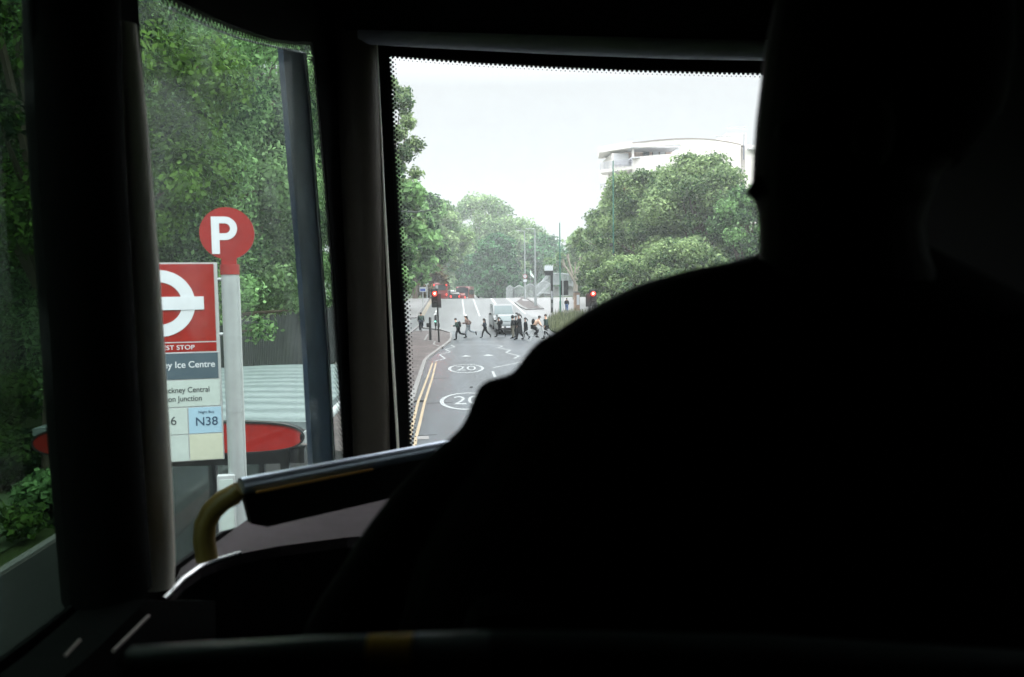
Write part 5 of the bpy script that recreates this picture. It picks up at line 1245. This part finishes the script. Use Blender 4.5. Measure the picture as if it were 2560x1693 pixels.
# ------------------------------------------------------------ the passenger in silhouette
pg = thing('person', 'black silhouette of a passenger in the foreground with face turned left', 'person', (at_d(2120, 1200, .78).x, at_d(2120, 1200, .78).y, 2.81))
DH = .74
def ring(py, xl, xr, D, dep, e=2.2, n=28):
    pl_, pr_ = at_d(xl, py, D), at_d(xr, py, D); c = (pl_+pr_)/2; u = (pr_-pl_)/2; v = ROT @ Vector((0, 0, 1)); o = []
    for i in range(n):
        a = 2*math.pi*i/n; ca, sa = math.cos(a), math.sin(a)
        o.append(c + u*math.copysign(abs(ca)**(2/e), ca) + v*dep*math.copysign(abs(sa)**(2/e), sa) - pg.location)
    return o
hl = [(-128, 2110, 2260, .03), (-110, 2040, 2330, .05), (-70, 1980, 2400, .07), (-20, 1950, 2440, .08), (60, 1932, 2465, .088), (120, 1921, 2470, .09), (176, 1915, 2470, .09), (240, 1907, 2460, .09), (310, 1899, 2440, .088), (368, 1894, 2400, .082), (426, 1890, 2350, .075), (455, 1888, 2320, .07), (500, 1895, 2310, .066), (524, 1902, 2300, .062), (573, 1904.5, 2290, .06), (640, 1905, 2300, .062), (720, 1880, 2330, .065)]
mb = MB(); mb.loft([ring(py, a, c, DH, d) for py, a, c, d in hl])
# nose, lips and ear
def pt(px, py, D=DH): return at_d(px, py, D)-pg.location
mb.loft([ring(py, a, a+60, DH, d, 2, 28) for py, a, d in ((418, 1889, .004), (440, 1884, .010), (460, 1877.5, .014), (473, 1868, .016), (480, 1864.5, .017), (487, 1869, .016), (495, 1884, .012), (501, 1894, .006))])
mb.ellipsoid(pt(2180, 330, DH-.085), (.02, .012, .032)); mb.ellipsoid(pt(1975, 330, DH-.06), (.014, .012, .010))
me1 = mb
# continuous body: head loft joined with a seated skeleton by voxel remesh
sk_j = [pt(2110, 1500, .80), pt(2110, 1150, .80), pt(2110, 820, .79), pt(2105, 600, .76), pt(1620, 860, .79), pt(1330, 1150, .85), pt(1130, 1330, 1.05), pt(2560, 860, .82), pt(2700, 1300, .85), pt(2500, 1500, 1.05), pt(1900, 1560, .84), pt(1800, 1560, 1.25), pt(1800, 2300, 1.3), pt(2330, 1560, .84), pt(2400, 1560, 1.25), pt(2400, 2300, 1.3)]
sk_e = [(0, 1), (1, 2), (2, 3), (2, 4), (4, 5), (5, 6), (2, 7), (7, 8), (8, 9), (0, 10), (10, 11), (11, 12), (0, 13), (13, 14), (14, 15)]
sk_r = [.13, .13, .10, .055, .05, .038, .026, .055, .042, .028, .075, .06, .045, .075, .06, .045]
for (h_i, e_i, s_) in ((6, 5, 1), (9, 8, -1)):
    d = (sk_j[h_i]-sk_j[e_i]).normalized(); sd = Vector((0, 0, 1)).cross(d).normalized(); pi = len(sk_j)
    sk_j.append(sk_j[h_i]+d*.06); sk_r.append(.028); sk_e.append((h_i, pi))
    for q, ln in enumerate((.05, .065, .07, .06)):
        o_ = sd*(q-1.5)*.021; sk_j += [sk_j[pi]+d*.035+o_, sk_j[pi]+d*(.035+ln*.6)+o_-Vector((0, 0, .012)), sk_j[pi]+d*(.035+ln*.8)+o_-Vector((0, 0, .04))]; sk_r += [.0095, .0085, .0075]
        m_ = len(sk_j); sk_e += [(pi, m_-3), (m_-3, m_-2), (m_-2, m_-1)]
    sk_j += [sk_j[h_i]+d*.03+sd*.04*s_, sk_j[h_i]+d*.06+sd*.055*s_]; sk_r += [.012, .009]; sk_e += [(h_i, len(sk_j)-2), (len(sk_j)-2, len(sk_j)-1)]
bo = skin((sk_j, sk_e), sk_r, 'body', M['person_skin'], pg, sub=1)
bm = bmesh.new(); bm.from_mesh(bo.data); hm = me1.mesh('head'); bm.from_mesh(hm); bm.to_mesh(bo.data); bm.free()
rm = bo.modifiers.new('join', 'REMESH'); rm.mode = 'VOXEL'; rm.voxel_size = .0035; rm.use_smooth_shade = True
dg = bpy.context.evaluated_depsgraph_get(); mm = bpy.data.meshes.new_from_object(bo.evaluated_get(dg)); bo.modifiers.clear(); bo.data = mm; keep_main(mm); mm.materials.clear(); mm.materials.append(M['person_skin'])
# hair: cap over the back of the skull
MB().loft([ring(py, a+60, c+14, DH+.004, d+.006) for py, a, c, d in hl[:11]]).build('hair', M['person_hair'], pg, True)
# coat: outline of neck, shoulder and the outstretched left arm
sil = [(628, 1904), (640, 1880), (648, 1845), (658, 1811), (671, 1744), (680, 1700), (695, 1648), (710, 1600), (737, 1540), (770, 1478), (795, 1438), (822, 1398), (838, 1372), (850, 1350), (865, 1334), (880, 1320), (905, 1302), (930, 1284), (940, 1262), (950, 1222), (960, 1203), (975, 1193), (1010, 1178), (1045, 1165), (1070, 1150), (1100, 1119), (1125, 1089), (1150, 1060), (1190, 1022), (1240, 976), (1300, 930), (1370, 882), (1430, 842), (1490, 803), (1555, 768), (1620, 750), (1720, 745)]
rings = []
for py, xl in sil:
    xr = 2300+min(1, (py-628)/220)*420; u = min(1, (py-628)/160); rings.append(ring(py, xl, xr if py < 930 else 2720, .80, .07+.07*u, 2.3, 36))
torso = [r for r, s_ in zip(rings, sil) if s_[0] <= 930] + [ring(py, x, 2730, .81, .15, 2.3, 36) for py, x in ((990, 1262), (1060, 1240), (1150, 1190), (1250, 1120), (1400, 1040), (1600, 990), (1750, 980))]
cb = MB(); cb.loft(torso)
cb.loft([ring(py, xl, xl+(330+max(0, py-930)*.05), .80+.00012*(py-850), .055, 2.1, 36) for py, xl in sil if py >= 838])
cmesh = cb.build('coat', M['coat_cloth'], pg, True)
rm = cmesh.modifiers.new('join', 'REMESH'); rm.mode = 'VOXEL'; rm.voxel_size = .005; rm.use_smooth_shade = True

MB().tube([bt_y(q[0], q[1], YF-.004) for q in ((1003, 529), (1040, 530), (1065, 528), (1085, 522))], .003, 6).build('pale_streak', M['sealant'], p3)  # pale streak across the windscreen

# ------------------------------------------------------------ haze
b = MB(); b.box((30, 225, 29), (470, 520, 62)); hz_ = b.build('haze', bpy.data.materials.new('haze'), None); hz_.display_type = 'WIRE'
tag(hz_, 'pale haze thinning the far trees', 'haze', kind='stuff')
m = hz_.data.materials[0]; m.use_nodes = True; n = m.node_tree; n.nodes.clear(); o = n.nodes.new('ShaderNodeOutputMaterial'); v = n.nodes.new('ShaderNodeVolumePrincipled')
v.inputs['Color'].default_value = (.9, .96, .97, 1); v.inputs['Density'].default_value = .0009; v.inputs['Anisotropy'].default_value = .2
n.links.new(v.outputs[0], o.inputs['Volume'])
